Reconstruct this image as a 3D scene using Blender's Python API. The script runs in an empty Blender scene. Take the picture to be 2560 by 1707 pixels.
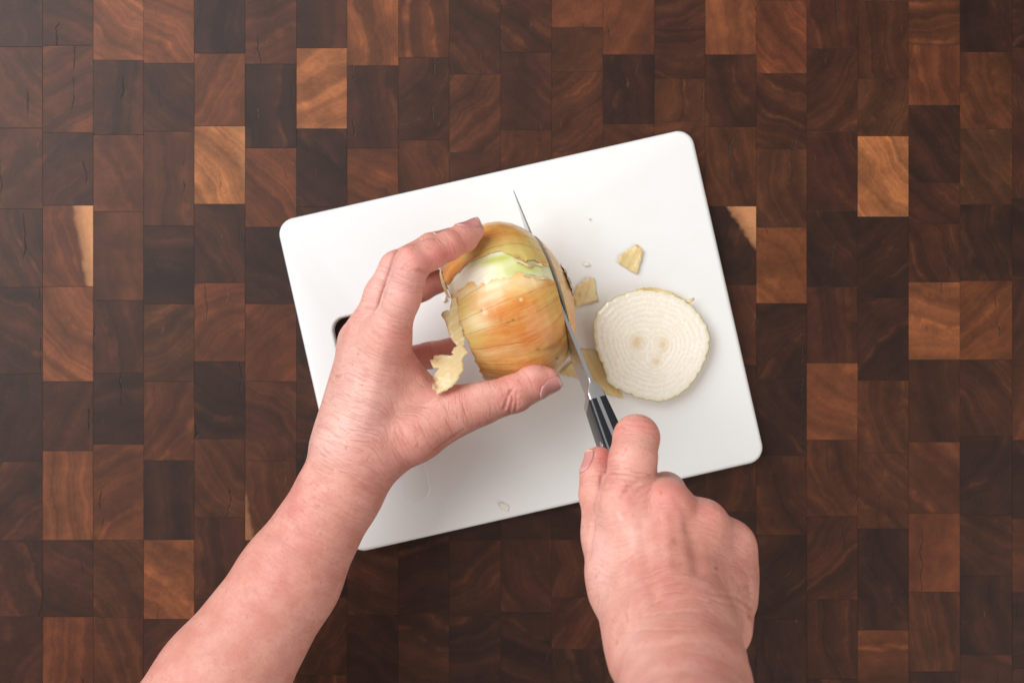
import bpy, bmesh, math, random
import numpy as np
from mathutils import Vector, geometry as mgeo

random.seed(7); RNG = np.random.default_rng(7)
SC = bpy.context.scene
COL = SC.collection

# ------------------------------------------------------------------ camera / light / exposure
CAMH = 75.0            # cm from board top to lens
PXC = 41.36            # photo pixels per cm at board top
Z0 = 0.9               # board thickness in cm (table top is world z = 0)
cam_d = bpy.data.cameras.new('camera'); cam = bpy.data.objects.new('camera', cam_d); COL.objects.link(cam)
cam.location = (0, 0, (CAMH + Z0) * 0.01); cam.rotation_euler = (0, 0, 0)
cam_d.sensor_width = 36.0; cam_d.lens = 36.0 * CAMH / (2560 / PXC)
cam_d.clip_start = 0.01; cam_d.clip_end = 20.0
cam_d.dof.use_dof = True; cam_d.dof.focus_distance = 0.675; cam_d.dof.aperture_fstop = 9.0
SC.camera = cam

world = bpy.data.worlds.new('World'); SC.world = world; world.use_nodes = True
wb = world.node_tree.nodes['Background']
wb.inputs[0].default_value = (1.0, 0.945, 0.89, 1); wb.inputs[1].default_value = 0.37

def area(name, loc, target, sx, sy, power, col):
    d = bpy.data.lights.new(name, 'AREA'); d.shape = 'RECTANGLE'; d.size = sx; d.size_y = sy
    d.energy = power; d.color = col
    o = bpy.data.objects.new(name, d); COL.objects.link(o); o.location = loc
    o.rotation_euler = (Vector(target) - Vector(loc)).to_track_quat('-Z', 'Y').to_euler()
    return o
area('window_light', (-1.25, 0.72, 1.50), (0.0, 0.0, 0.0), 1.9, 1.6, 52.0, (0.965, 0.985, 1.0))
area('fill_light', (1.35, -0.75, 1.15), (0.0, 0.0, 0.0), 1.5, 1.5, 11.5, (1.0, 0.93, 0.86))  # added fill lamp that lifts the shadows; no such source in view

vs = SC.view_settings
vs.view_transform = 'Standard'; vs.look = 'None'; vs.exposure = 0.14; vs.gamma = 1.0
try: vs.use_curve_mapping = False
except Exception: pass
SC.cycles.use_denoising = True
SC.cycles.max_bounces = 8
SC.render.film_transparent = False

# ------------------------------------------------------------------ helpers
def P(px, py, z=0.0):
    """photo pixel at height z (cm above the board) -> scene position in cm"""
    f = (CAMH - z) / CAMH / PXC
    return np.array([(px - 1280.0) * f, (853.5 - py) * f, z])
def proj(p):
    p = np.asarray(p, float)
    f = CAMH / (CAMH - p[..., 2]) * PXC
    return np.stack([1280 + p[..., 0] * f, 853.5 - p[..., 1] * f], -1)
def W(p):
    p = np.asarray(p, float)
    q = p * 0.01; q[..., 2] = (p[..., 2] + Z0) * 0.01
    return q
def unit(v):
    v = np.asarray(v, float); return v / np.linalg.norm(v)
def lin(r, g, b):
    def c(x):
        x /= 255.0
        return x / 12.92 if x <= 0.04045 else ((x + 0.055) / 1.055) ** 2.4
    return (c(r), c(g), c(b))
def smooth01(x): x = np.clip(x, 0, 1); return x * x * (3 - 2 * x)

def tag(o, label=None, cat=None, group=None, kind=None):
    if label: o['label'] = label
    if cat: o['category'] = cat
    if group: o['group'] = group
    if kind: o['kind'] = kind
    return o
def mesh_obj(name, verts_cm, faces, mat, parent=None, smooth=True, world=False):
    me = bpy.data.meshes.new(name)
    v = np.asarray(verts_cm, float)
    v = v if world else W(v)
    me.from_pydata(v.tolist(), [], [tuple(int(i) for i in f) for f in faces])
    me.validate()
    if smooth and len(me.polygons):
        me.polygons.foreach_set('use_smooth', np.ones(len(me.polygons), bool))
    if mat: me.materials.append(mat)
    o = bpy.data.objects.new(name, me); COL.objects.link(o)
    if parent: o.parent = parent
    return o
def empty(name, loc_cm=(0, 0, 0)):
    o = bpy.data.objects.new(name, None); COL.objects.link(o)
    return o
def fattr(o, name, arr):
    a = o.data.attributes.new(name, 'FLOAT', 'POINT'); a.data.foreach_set('value', np.asarray(arr, np.float32).ravel())
def vattr(o, name, arr):
    a = o.data.attributes.new(name, 'FLOAT_VECTOR', 'POINT'); a.data.foreach_set('vector', np.asarray(arr, np.float32).ravel())

class NT:
    """small node-tree builder"""
    def __init__(s, name):
        s.m = bpy.data.materials.new(name); s.m.use_nodes = True
        s.t = s.m.node_tree; s.n = s.t.nodes; s.n.clear()
        s.out = s.n.new('ShaderNodeOutputMaterial')
        s.b = s.n.new('ShaderNodeBsdfPrincipled'); s.link(s.b.outputs[0], s.out.inputs[0])
    def link(s, a, b): s.t.links.new(a, b)
    def put(s, inp, v):
        if isinstance(v, bpy.types.NodeSocket): s.link(v, inp)
        elif v is not None:
            if hasattr(inp, 'default_value'):
                try:
                    L = len(inp.default_value)
                    v = tuple(v) if hasattr(v, '__len__') else (v,) * L
                    if L == 4 and len(v) == 3: v = v + (1.0,)
                except TypeError: pass
                inp.default_value = v
    def set(s, **kw):
        for k, v in kw.items(): s.put(s.b.inputs[k.replace('_', ' ')], v)
    def math(s, op, a, b=None, c=None, clamp=False):
        n = s.n.new('ShaderNodeMath'); n.operation = op; n.use_clamp = clamp
        for i, v in enumerate((a, b, c)):
            if v is not None: s.put(n.inputs[i], v)
        return n.outputs[0]
    def vmath(s, op, a, b=None):
        n = s.n.new('ShaderNodeVectorMath'); n.operation = op
        s.put(n.inputs[0], a)
        if b is not None: s.put(n.inputs[3 if op == 'SCALE' else 1], b)
        return n.outputs['Value'] if op in ('LENGTH', 'DOT_PRODUCT', 'DISTANCE') else n.outputs[0]
    def sep(s, v):
        n = s.n.new('ShaderNodeSeparateXYZ'); s.put(n.inputs[0], v); return n.outputs
    def comb(s, x, y, z):
        n = s.n.new('ShaderNodeCombineXYZ')
        for i, v in enumerate((x, y, z)): s.put(n.inputs[i], v)
        return n.outputs[0]
    def attr(s, name, typ='GEOMETRY'):
        n = s.n.new('ShaderNodeAttribute'); n.attribute_name = name; n.attribute_type = typ; return n
    def pos(s): return s.n.new('ShaderNodeNewGeometry').outputs['Position']
    def noise(s, vec, scale=5, detail=3, rough=0.5, dist=0.0, dim='3D', w=None):
        n = s.n.new('ShaderNodeTexNoise'); n.noise_dimensions = dim
        if vec is not None and dim != '1D': s.put(n.inputs['Vector'], vec)
        if w is not None: s.put(n.inputs['W'], w)
        s.put(n.inputs['Scale'], scale); s.put(n.inputs['Detail'], detail); s.put(n.inputs['Roughness'], rough); s.put(n.inputs['Distortion'], dist)
        return n.outputs[0]
    def voronoi(s, vec, scale, feature='F1', rand=1.0):
        n = s.n.new('ShaderNodeTexVoronoi'); n.feature = feature
        s.put(n.inputs['Vector'], vec); s.put(n.inputs['Scale'], scale); s.put(n.inputs['Randomness'], rand)
        return n.outputs[0]
    def ramp(s, fac, a, b, lo=0.0, hi=1.0, smooth=True):
        n = s.n.new('ShaderNodeMapRange'); n.interpolation_type = 'SMOOTHSTEP' if smooth else 'LINEAR'; n.clamp = True
        s.put(n.inputs[0], fac); s.put(n.inputs[1], a); s.put(n.inputs[2], b); s.put(n.inputs[3], lo); s.put(n.inputs[4], hi)
        return n.outputs[0]
    def mix(s, fac, a, b, mode='MIX'):
        n = s.n.new('ShaderNodeMix'); n.data_type = 'RGBA'; n.blend_type = mode; n.clamp_factor = True
        s.put(n.inputs[0], fac); s.put(n.inputs[6], a); s.put(n.inputs[7], b); return n.outputs[2]
    def bump(s, h, dist=0.001, strength=0.5, nrm=None):
        n = s.n.new('ShaderNodeBump'); s.put(n.inputs['Height'], h); s.put(n.inputs['Distance'], dist); s.put(n.inputs['Strength'], strength)
        if nrm is not None: s.link(nrm, n.inputs['Normal'])
        return n.outputs[0]
    def bsub(s): pass

# ------------------------------------------------------------------ materials
def wood_material(name, typ):
    t = NT(name)
    tone = t.attr('tone', typ).outputs['Color']; ring = t.sep(t.attr('ring', typ).outputs['Vector']); sap = t.sep(t.attr('sap', typ).outputs['Vector'])
    pos = t.vmath('SCALE', t.pos(), 100.0)          # cm
    x, y, z = t.sep(pos)
    pj = t.comb(t.math('ADD', x, t.math('MULTIPLY', ring[0], 0.37)), t.math('ADD', y, t.math('MULTIPLY', ring[1], 0.61)), 0.0)
    warp = t.math('SUBTRACT', t.noise(pj, 0.22, 2, 0.5), 0.5)
    warp2 = t.math('SUBTRACT', t.noise(pj, 1.3, 3, 0.55), 0.5)
    dx = t.math('SUBTRACT', x, ring[0]); dy = t.math('SUBTRACT', y, ring[1])
    r = t.vmath('LENGTH', t.comb(dx, dy, 0.0))
    r = t.math('ADD', r, t.math('ADD', t.math('MULTIPLY', warp, 2.6), t.math('MULTIPLY', warp2, 0.45)))
    bands = t.noise(None, 1.0, 3, 0.6, dim='1D', w=t.math('MULTIPLY', r, ring[2]))
    fine = t.noise(None, 1.0, 1, 0.5, dim='1D', w=t.math('MULTIPLY', r, t.math('MULTIPLY', ring[2], 6.0)))
    ang = t.math('ARCTAN2', dy, dx)
    fib = t.noise(t.comb(t.math('MULTIPLY', ang, t.math('MULTIPLY', 22.0, t.math('ADD', 1.0, t.math('MULTIPLY', r, 0.06)))), t.math('MULTIPLY', r, 1.1), 0.0), 3.0, 3, 0.6)
    pores = t.noise(t.comb(t.math('MULTIPLY', x, 9.0), t.math('MULTIPLY', y, 3.5), 0.0), 2.2, 2, 0.6)
    mott = t.noise(pj, 0.55, 4, 0.6)
    v = t.math('ADD', t.ramp(bands, 0.26, 0.74, -0.44, 0.46), t.math('MULTIPLY', t.math('SUBTRACT', fine, 0.5), 0.22))
    v = t.math('ADD', v, t.math('MULTIPLY', t.math('SUBTRACT', fib, 0.5), 0.7))
    v = t.math('ADD', v, t.math('MULTIPLY', t.math('SUBTRACT', mott, 0.5), 1.7))
    v = t.math('ADD', v, t.math('MULTIPLY', t.math('SUBTRACT', pores, 0.5), 0.55))
    k = t.math('POWER', 2.0, t.math('MULTIPLY', v, 1.3))
    base = t.vmath('SCALE', tone, k)
    # sapwood: pale wedge across a block
    sd = t.math('ADD', t.math('MULTIPLY', x, t.math('COSINE', sap[0])), t.math('MULTIPLY', y, t.math('SINE', sap[0])))
    sd = t.math('SUBTRACT', t.math('ADD', sd, t.math('MULTIPLY', warp2, 0.5)), sap[1])
    gold = t.math('MULTIPLY', t.ramp(t.noise(None, 1.0, 2, 0.6, dim='1D', w=t.math('ADD', ring[0], t.math('MULTIPLY', r, t.math('MULTIPLY', ring[2], 1.7)))), 0.56, 0.72), t.ramp(mott, 0.42, 0.62))
    base = t.mix(t.math('MULTIPLY', gold, 0.5), base, t.vmath('ADD', t.vmath('SCALE', base, 1.5), (0.035, 0.012, 0.003)))
    sm = t.math('MULTIPLY', t.ramp(sd, -0.16, 0.14), sap[2])
    sapc = t.vmath('SCALE', (0.40, 0.175, 0.075), t.math('ADD', 0.35, t.math('ADD', t.math('MULTIPLY', fib, 0.7), t.math('MULTIPLY', t.ramp(sd, 0.0, 0.9), 0.5))))
    base = t.mix(sm, base, sapc)
    # dark checks running with the grain
    cw = t.math('ADD', t.math('MULTIPLY', x, 0.33), t.math('ADD', t.math('MULTIPLY', warp2, 0.16), t.math('ADD', t.math('MULTIPLY', warp, 0.5), ring[1])))
    nv = t.n.new('ShaderNodeTexVoronoi'); nv.voronoi_dimensions = '1D'; nv.feature = 'DISTANCE_TO_EDGE'; t.put(nv.inputs['W'], cw); t.put(nv.inputs['Scale'], 1.0)
    ck = t.math('MULTIPLY', t.ramp(nv.outputs[0], 0.004, 0.018, 1.0, 0.0), t.ramp(t.noise(t.comb(t.math('MULTIPLY', x, .5), t.math('MULTIPLY', y, .35), ring[0]), 1.0, 2, 0.5), 0.55, 0.63))
    base = t.mix(t.math('MULTIPLY', ck, 0.8), base, (0.012, 0.006, 0.004))
    # small golden flecks
    fl = t.math('MULTIPLY', t.ramp(t.noise(t.comb(t.math('MULTIPLY', t.math('ADD', x, t.math('MULTIPLY', warp2, 0.5)), 3.2), t.math('MULTIPLY', y, 0.55), 4.0), 1.0, 3, 0.65), 0.66, 0.78), 0.22)
    base = t.mix(fl, base, (0.30, 0.13, 0.055))
    rough = t.math('ADD', 0.36, t.math('MULTIPLY', pores, 0.22))
    hgt = t.math('ADD', t.math('MULTIPLY', pores, 0.6), t.math('ADD', t.math('MULTIPLY', fib, 0.5), t.math('MULTIPLY', ck, -2.0)))
    t.set(Base_Color=base, Roughness=rough, Normal=t.bump(hgt, 0.00025, 0.35)); t.b.inputs['Specular IOR Level'].default_value = 0.26
    return t.m
WOOD = wood_material('acacia_end_grain', 'OBJECT'); WOOD_J = wood_material('acacia_end_grain_far', 'GEOMETRY')

def simple(name, col, rough=0.5, metal=0.0, spec=0.5):
    t = NT(name); t.set(Base_Color=col, Roughness=rough, Metallic=metal); t.b.inputs['Specular IOR Level'].default_value = spec
    return t

t = simple('dark_glue_line', (0.04, 0.02, 0.013), 0.8); GLUE = t.m

# white polyethylene
t = NT('white_polyethylene'); p = t.pos()
n1 = t.noise(p, 18, 3, 0.5); n2 = t.noise(t.vmath('MULTIPLY', p, (900, 260, 1)), 1.0, 2, 0.6)
scr = t.math('ABSOLUTE', t.math('SUBTRACT', t.noise(t.vmath('MULTIPLY', p, (240, 40, 1)), 1.0, 2, 0.5), 0.5))
scrm = t.math('MULTIPLY', t.ramp(scr, 0, 0.006, 1, 0), t.ramp(t.noise(p, 25, 2), 0.52, 0.64))
bc = t.mix(n1, (0.745, 0.745, 0.74), (0.775, 0.775, 0.77)); bc = t.mix(t.math('MULTIPLY', scrm, 0.25), bc, (0.62, 0.62, 0.61))
sx, sy, sz = t.sep(p)
st = t.vmath('LENGTH', t.comb(t.math('MULTIPLY', t.math('SUBTRACT', sx, .062), 9.0), t.math('MULTIPLY', t.math('SUBTRACT', sy, .02), 9.0), 0.0))
stm = t.math('MULTIPLY', t.ramp(st, .35, .95, 1.0, 0.0), t.ramp(t.noise(p, 42, 4, .6), .44, .66))
bc = t.mix(t.math('MULTIPLY', stm, .12), bc, (0.66, 0.58, 0.44))
t.set(Base_Color=bc, Roughness=t.math('ADD', 0.34, t.math('MULTIPLY', n2, 0.12)), 
      Normal=t.bump(t.math('ADD', n2, t.math('MULTIPLY', scrm, -1.5)), 0.0002, 0.18))
BOARD = t.m

def skin_material():
    t = NT('skin'); p = t.vmath('SCALE', t.pos(), 100.0); x, y, z = t.sep(p)
    s = t.attr('along').outputs['Fac']; red = t.attr('red').outputs['Fac']; wr = t.attr('wrinkle').outputs['Fac']; pale = t.attr('pale').outputs['Fac']; brown = t.attr('brown').outputs['Fac']
    lat = t.math('MULTIPLY', t.math('ADD', x, z), 0.42); lat2 = t.math('MULTIPLY', t.math('ADD', y, t.math('MULTIPLY', z, 0.6)), 0.42)
    wob = t.math('MULTIPLY', t.math('SUBTRACT', t.noise(p, 1.3, 2, 0.5), 0.5), 0.35)
    w1 = t.noise(t.comb(t.math('MULTIPLY', t.math('ADD', s, wob), 8.5), t.math('MULTIPLY', lat, 1.5), t.math('MULTIPLY', lat2, 1.5)), 1.0, 3, 0.6)
    w2 = t.noise(t.comb(t.math('MULTIPLY', t.math('SUBTRACT', s, wob), 4.2), lat, lat2), 1.0, 2, 0.5)
    line = t.math('ADD', t.ramp(w1, 0.50, 0.30, 0.0, 1.0), t.ramp(w2, 0.44, 0.32, 0.0, 0.6))
    cell = t.voronoi(p, 9.0, 'DISTANCE_TO_EDGE'); cells = t.ramp(cell, 0.0, 0.12)
    mott = t.noise(p, 0.8, 4, 0.6); mott2 = t.noise(p, 4.2, 3, 0.6)
    c = t.mix(t.ramp(mott, 0.3, 0.7), lin(211, 144, 129), lin(223, 164, 149))
    c = t.mix(t.math('MULTIPLY', t.ramp(mott2, 0.48, 0.72), 0.38), c, lin(206, 134, 121))
    c = t.mix(t.math('MULTIPLY', red, 0.95, clamp=True), c, lin(210, 112, 108))
    c = t.mix(t.math('MULTIPLY', pale, 0.9, clamp=True), c, lin(244, 210, 200))
    c = t.mix(t.math('MULTIPLY', brown, 0.9, clamp=True), c, lin(176, 104, 82))
    fr = t.math('ADD', t.math('MULTIPLY', t.ramp(t.noise(p, 3.6, 1, 0.5), 0.68, 0.76), 0.42), t.math('MULTIPLY', t.ramp(t.noise(p, 9.5, 2, 0.6), 0.60, 0.74), 0.30))
    c = t.mix(fr, c, lin(196, 116, 90))
    c = t.mix(t.math('MULTIPLY', t.math('MULTIPLY', line, wr), 0.30), c, lin(186, 100, 90))
    h = t.math('ADD', t.math('MULTIPLY', t.math('MULTIPLY', line, wr), -1.3), t.math('MULTIPLY', cells, 0.22))
    h = t.math('ADD', h, t.math('MULTIPLY', mott2, 0.35))
    t.set(Base_Color=c, Roughness=t.math('ADD', 0.38, t.math('MULTIPLY', mott2, 0.16)), Normal=t.bump(h, 0.0006, 0.6),
          Subsurface_Weight=0.35, Subsurface_Scale=0.0045)
    t.b.inputs['Subsurface Radius'].default_value = (1.0, 0.35, 0.22)
    t.b.inputs['Specular IOR Level'].default_value = 0.45
    return t.m
SKIN = skin_material()
t = NT('fingernail'); u = t.attr('nail_u').outputs['Fac']; p = t.vmath('SCALE', t.pos(), 100.0)
c = t.mix(t.ramp(u, 0.86, 0.93), lin(200, 136, 130), lin(222, 184, 170)); c = t.mix(t.ramp(u, 0.02, 0.30, 0.55, 0.0), c, lin(224, 176, 172))
t.set(Base_Color=c, Roughness=0.30, Normal=t.bump(t.noise(p, 7, 2), 0.0003, 0.2), Subsurface_Weight=0.2, Subsurface_Scale=0.002); t.b.inputs['Specular IOR Level'].default_value = 0.5
NAIL = t.m

# ------------------------------------------------------------------ table of end-grain blocks
TZ = -Z0
S2 = 2560 / 2352.0
XE = [-137, -20, 98, 214, 330, 446, 563, 681, 797, 915, 1032, 1150, 1267, 1385, 1503, 1620, 1737, 1853, 1970, 2087, 2205, 2325, 2442]
SEAMS = {  # column -> seam heights read from the photograph (others filled in at the usual block length)
 1: [108, 295, 480, 660, 858, 1060, 1240, 1415], 2: [105, 305, 472, 658, 876, 1035, 1240, 1416], 3: [139, 310, 486, 690, 856, 1020, 1240, 1416],
 4: [146, 302, 519, 698, 876, 1057, 1239, 1421], 5: [123, 290, 469, 650, 830, 1007, 1188, 1366], 6: [148, 340, 522, 698, 876, 1058, 1240, 1420],
 7: [111, 296, 476, 655, 836, 1016, 1195, 1372], 8: [151, 341, 520, 700, 880, 1060, 1235, 1411], 9: [133, 322, 500, 680, 860, 1040, 1228, 1407],
 10: [171, 351, 530, 700, 880, 1060, 1239, 1414], 11: [121, 299, 480, 660, 840, 1060, 1239, 1404], 12: [64, 165, 350, 530, 700, 880, 1060, 1239, 1371, 1490],
 13: [126, 285, 460, 640, 820, 1000, 1180, 1360], 14: [70, 181, 279, 460, 640, 820, 1000, 1180, 1360], 15: [126, 292, 474, 655, 838, 1010, 1175, 1330],
 16: [169, 343, 522, 697, 871, 1047, 1228, 1421], 17: [113, 302, 484, 660, 834, 1010, 1185, 1376], 18: [181, 313, 498, 685, 874, 1040, 1213, 1446],
 19: [103, 242, 420, 514, 648, 826, 1015, 1178, 1359], 20: [120, 297, 470, 645, 826, 1000, 1183, 1321], 21: [110, 280, 455, 640, 840, 1010, 1190, 1360]}
TONES = {'k': lin(52, 27, 18), 'd': lin(66, 35, 22), 'm': lin(80, 44, 26), 'r': lin(97, 53, 31), 'l': lin(118, 68, 41), 't': lin(150, 94, 60), 'g': lin(74, 43, 25)}
# (x, y, tone, ring centre dx,dy in cm or None, ring frequency, sapwood (angle deg, offset cm, strength) or None)
NOTE = [(275, 60, 'l', (5, 5), 1.1, None), (390, 60, 'l', (-4, -5), 1.2, None), (505, 50, 'k', (30, 0), .9, None), (620, 60, 'm', None, .8, None), (740, 40, 'd', (-30, 0), .8, None),
 (740, 200, 't', (-20, 30), .8, None), (505, 210, 'r', (-5, 4), 1, None), (505, 380, 't', (-5, -4), 1.3, (12, 1.2, .4)), (620, 240, 'k', (25, 3), 1, None), (620, 430, 'r', (-4, -4), 1.1, None),
 (388, 220, 'd', (4, 4), 1, None), (388, 400, 'm', (30, 0), .6, None), (272, 230, 'd', (-20, 2), 1, None), (272, 400, 'r', None, .5, None), (272, 590, 'm', None, .5, None),
 (156, 560, 'r', (12, 3), 1.2, (10, .75, 1.0)), (156, 390, 'd', (5, -6), 1, None), (156, 760, 'l', (6, 6), 1.1, None), (40, 560, 'd', (10, 4), 1, None), (505, 560, 'd', (-5, -3), 1.2, None), (505, 740, 'r', (4, -5), .9, None),
 (620, 610, 'k', (3, 6), .8, None), (620, 790, 'r', (4, -5), .7, None), (505, 920, 'k', (3, 5), .8, None), (272, 940, 'k', None, .5, None), (156, 960, 'd', (-6, 3), .8, None),
 (388, 960, 'm', (-5, 3), 1, None), (388, 790, 'g', (-3, 6), 1, None), (272, 760, 'd', (20, 4), .8, None), (388, 610, 'k', None, .6, None), (740, 390, 'k', (10, 12), .6, None), (740, 570, 'd', (10, 12), .6, None),
 (156, 1130, 'l', (14, 1), 1.2, None), (272, 1130, 'r', (2, -5), .8, None), (388, 1150, 'k', (20, 0), .6, None), (388, 1330, 'l', (-6, -8), .8, None), (505, 1100, 'm', (5, 5), 1, None), (620, 970, 'm', (-3, -4), 1.1, None),
 (620, 1150, 'm', (6, 3), .9, (190, 1.45, .6)), (505, 1280, 'd', (20, 2), 1, None), (272, 1320, 'm', (-6, -5), 1.1, None), (156, 1320, 'd', (5, 8), .8, None), (156, 1480, 'r', (18, 0), .8, None), (740, 920, 'd', (2, 6), 1.2, None),
 (740, 740, 'k', (10, -3), .6, None), (856, 790, 'k', (10, -3), .6, None), (856, 70, 'l', (24, 2), 1.1, None), (972, 60, 'r', (28, 2), 1, None), (856, 240, 'd', (20, 3), .8, None), (856, 400, 'r', (-3, -6), 1, None), (972, 220, 'd', (-3, 3), 1, None),  # first two blocks: deep shade inside the grip slot put into their tone
 (972, 400, 'm', (8, 2), .9, None), (1090, 250, 'm', (-5, 5), 1.5, None), (1090, 80, 'd', (9, 8), .8, None), (1208, 60, 'd', (4, 7), 1, None), (1208, 210, 'd', (5, 4), .6, None), (1208, 380, 'm', (-4, 3), .9, None),
 (1326, 110, 'm', None, .5, None), (1326, 250, 'm', (-4, 5), 1.3, None), (1326, 30, 'r', None, .4, None), (1326, 400, 'r', (4, 3), 1, None), (1444, 60, 'r', None, .4, None), (1444, 200, 'k', (20, 1), .8, None), (1444, 350, 'm', (3, 8), .8, None),
 (1560, 40, 'd', (-5, 9), .9, None), (1560, 130, 'd', (0, 8), .9, None), (1560, 230, 'm', (20, 2), .9, None), (1680, 60, 'l', (25, 3), .6, None), (1680, 210, 'd', (12, 3), .7, None), (1680, 380, 'm', (8, 2), 1.1, None), (1690, 560, 'k', (-6, 6), .7, (35, 1.15, .9)),
 (1795, 90, 'r', (6, 4), 1.2, None), (1795, 250, 'd', (5, 9), 1.3, None), (1795, 430, 'g', (14, 3), 1, None), (1795, 610, 'l', (-5, -5), .6, None), (1795, 780, 'k', (4, -5), 1.1, None), (1910, 60, 'd', (20, 1), .8, None), (1910, 200, 'd', (-8, 8), .9, None),
 (1910, 400, 'd', (9, 5), .7, None), (1910, 570, 'k', (6, 4), 1, None), (1910, 750, 'd', (18, 2), .9, None), (1910, 920, 'l', (4, 9), .5, None), (1910, 1100, 'm', (9, 4), 1, None), (2030, 90, 'd', (18, 2), .9, None), (2030, 410, 't', (5, 4), 1.2, None),
 (2030, 590, 'k', (-6, 7), .8, None), (2030, 780, 'k', (5, -6), .8, None), (2030, 960, 'm', (8, 2), .8, None), (2030, 1120, 'm', (6, 5), 1, None), (2030, 1330, 'k', (9, 4), 1, None), (2030, 1500, 'r', None, .6, None), (2145, 60, 'm', (0, 9), 1.4, None),
 (2145, 170, 'r', (20, 1), .7, None), (2145, 330, 'k', (9, 7), 1, None), (2145, 740, 'l', (3, 9), .7, None), (2145, 920, 'd', (12, 2), .7, None), (2145, 1100, 'm', None, .5, None), (2145, 1270, 'r', None, .4, None), (2145, 1450, 'm', (16, 1), .9, None),
 (2265, 740, 'r', (-5, 6), .8, None), (2265, 560, 'k', (12, 2), .9, None), (2265, 910, 'd', (-5, -4), 1.2, None), (2265, 1090, 'k', (-5, 4), 1, None), (2265, 1250, 'd', (4, 7), .8, None), (2265, 1450, 'k', (15, 2), .8, None), (2265, 200, 'm', (12, 6), .8, None),
 (1795, 960, 'k', (6, 5), .9, None), (1795, 1130, 'd', (9, 4), .9, None), (1795, 1330, 'k', (-3, 4), .9, None), (1795, 1500, 'k', (9, 2), .9, None), (1910, 1280, 'd', (-4, 4), 1.3, None), (1910, 1470, 'd', (20, 2), .9, None)]

def unit_block():
    me = bpy.data.meshes.new('block')
    c = 0.003; bmx = bmesh.new()
    vs_ = []
    for (z, i) in ((-1, 0.0), (0 - 0.02, 0.0), (0.0, c)):
        vs_.append([bmx.verts.new((sx * (0.5 - i), sy * (0.5 - i), z)) for sx, sy in ((-1, -1), (1, -1), (1, 1), (-1, 1))])
    for a, b in ((0, 1), (1, 2)):
        for k in range(4): bmx.faces.new((vs_[a][k], vs_[a][(k + 1) % 4], vs_[b][(k + 1) % 4], vs_[b][k]))
    bmx.faces.new(vs_[2]); bmx.faces.new(vs_[0][::-1]); bmx.to_mesh(me); bmx.free(); me.materials.append(WOOD); return me

tv = [(-75, -62, TZ - 4), (75, -62, TZ - 4), (75, 62, TZ - 4), (-75, 62, TZ - 4), (-75, -62, TZ - .02), (75, -62, TZ - .02), (75, 62, TZ - .02), (-75, 62, TZ - .02)]
table = mesh_obj('tabletop', tv, [(3, 2, 1, 0), (4, 5, 6, 7), (0, 1, 5, 4), (1, 2, 6, 5), (2, 3, 7, 6), (3, 0, 4, 7)], GLUE, smooth=False)
tag(table, 'dark brown acacia butcher block tabletop of rectangular end grain blocks', 'tabletop', kind='structure')

# table plane lies Z0 below the board, so the photo pixels are read at that depth
def tp(px, py): return P(px * S2, py * S2, TZ)
blk = unit_block(); far_boxes = []
def block_props(xc, yc, w, h, px, py):
    tone, cdx, fr, sap = None, None, RNG.uniform(.6, 1.2), None
    for n in NOTE:
        if abs(n[0] - px) < 58 and abs(n[1] - py) < 84:
            tone, cdx, fr, sap = n[2], n[3], n[4], n[5]; break
    if tone is None:
        tone = RNG.choice(list('kkkdd' if (700 < px < 1750 and py > 1130) else 'kkdddddmmg'))  # bottom-centre blocks draw from a darker pool: shade put into wood tone
    if cdx is None:
        a = RNG.uniform(0, 6.28); d = RNG.choice([5, 8, 16, 40]); cdx = (d * math.cos(a), d * math.sin(a))
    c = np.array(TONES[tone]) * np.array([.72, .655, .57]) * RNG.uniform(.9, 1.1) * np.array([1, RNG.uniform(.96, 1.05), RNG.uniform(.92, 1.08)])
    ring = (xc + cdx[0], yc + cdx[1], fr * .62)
    if sap:
        a = math.radians(sap[0]); sp = (a, xc * math.cos(a) + yc * math.sin(a) + sap[1], sap[2])
    else: sp = (0.0, 999.0, 0.0)
    return c, ring, sp
nb = 0
def add_block(x0, x1, y0, y1, px, py, far=False):
    global nb
    g = 0.016 if RNG.uniform() < .12 else .0006
    xc, yc, w, h = (x0 + x1) / 2, (y0 + y1) / 2, abs(x1 - x0) - g, abs(y1 - y0) - g
    c, ring, sp = block_props(xc, yc, w, h, px, py)
    dz = RNG.uniform(-.006, .006)
    if far: far_boxes.append((xc, yc, w, h, c, ring, sp)); return
    o = bpy.data.objects.new('block', blk); COL.objects.link(o); o.parent = table
    o.location = W(np.array([xc, yc, TZ + dz])); o.scale = (w * .01, h * .01, .03)
    o['tone'] = [float(v) for v in c]; o['ring'] = [float(v) for v in ring]; o['sap'] = [float(v) for v in sp]
    nb += 1
for ci in range(len(XE) - 1):
    s = list(SEAMS.get(ci, [RNG.uniform(90, 150) + 177 * k for k in range(8)]))
    while s[0] > -60: s.insert(0, s[0] - RNG.uniform(168, 182))
    while s[-1] < 1640: s.append(s[-1] + RNG.uniform(170, 184))
    for a, b in zip(s[:-1], s[1:]):
        A, B = tp(XE[ci], a), tp(XE[ci + 1], b)
        add_block(A[0], B[0], B[1], A[1], (XE[ci] + XE[ci + 1]) / 2, (a + b) / 2)
    # the same columns go on beyond the picture
    for (y, sgn) in ((s[0], -1), (s[-1], 1)):
        while -980 < y < 2580:
            y2 = y + sgn * RNG.uniform(170, 184)
            A, B = tp(XE[ci], min(y, y2)), tp(XE[ci + 1], max(y, y2)); add_block(A[0], B[0], B[1], A[1], -999, -999, True); y = y2
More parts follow.
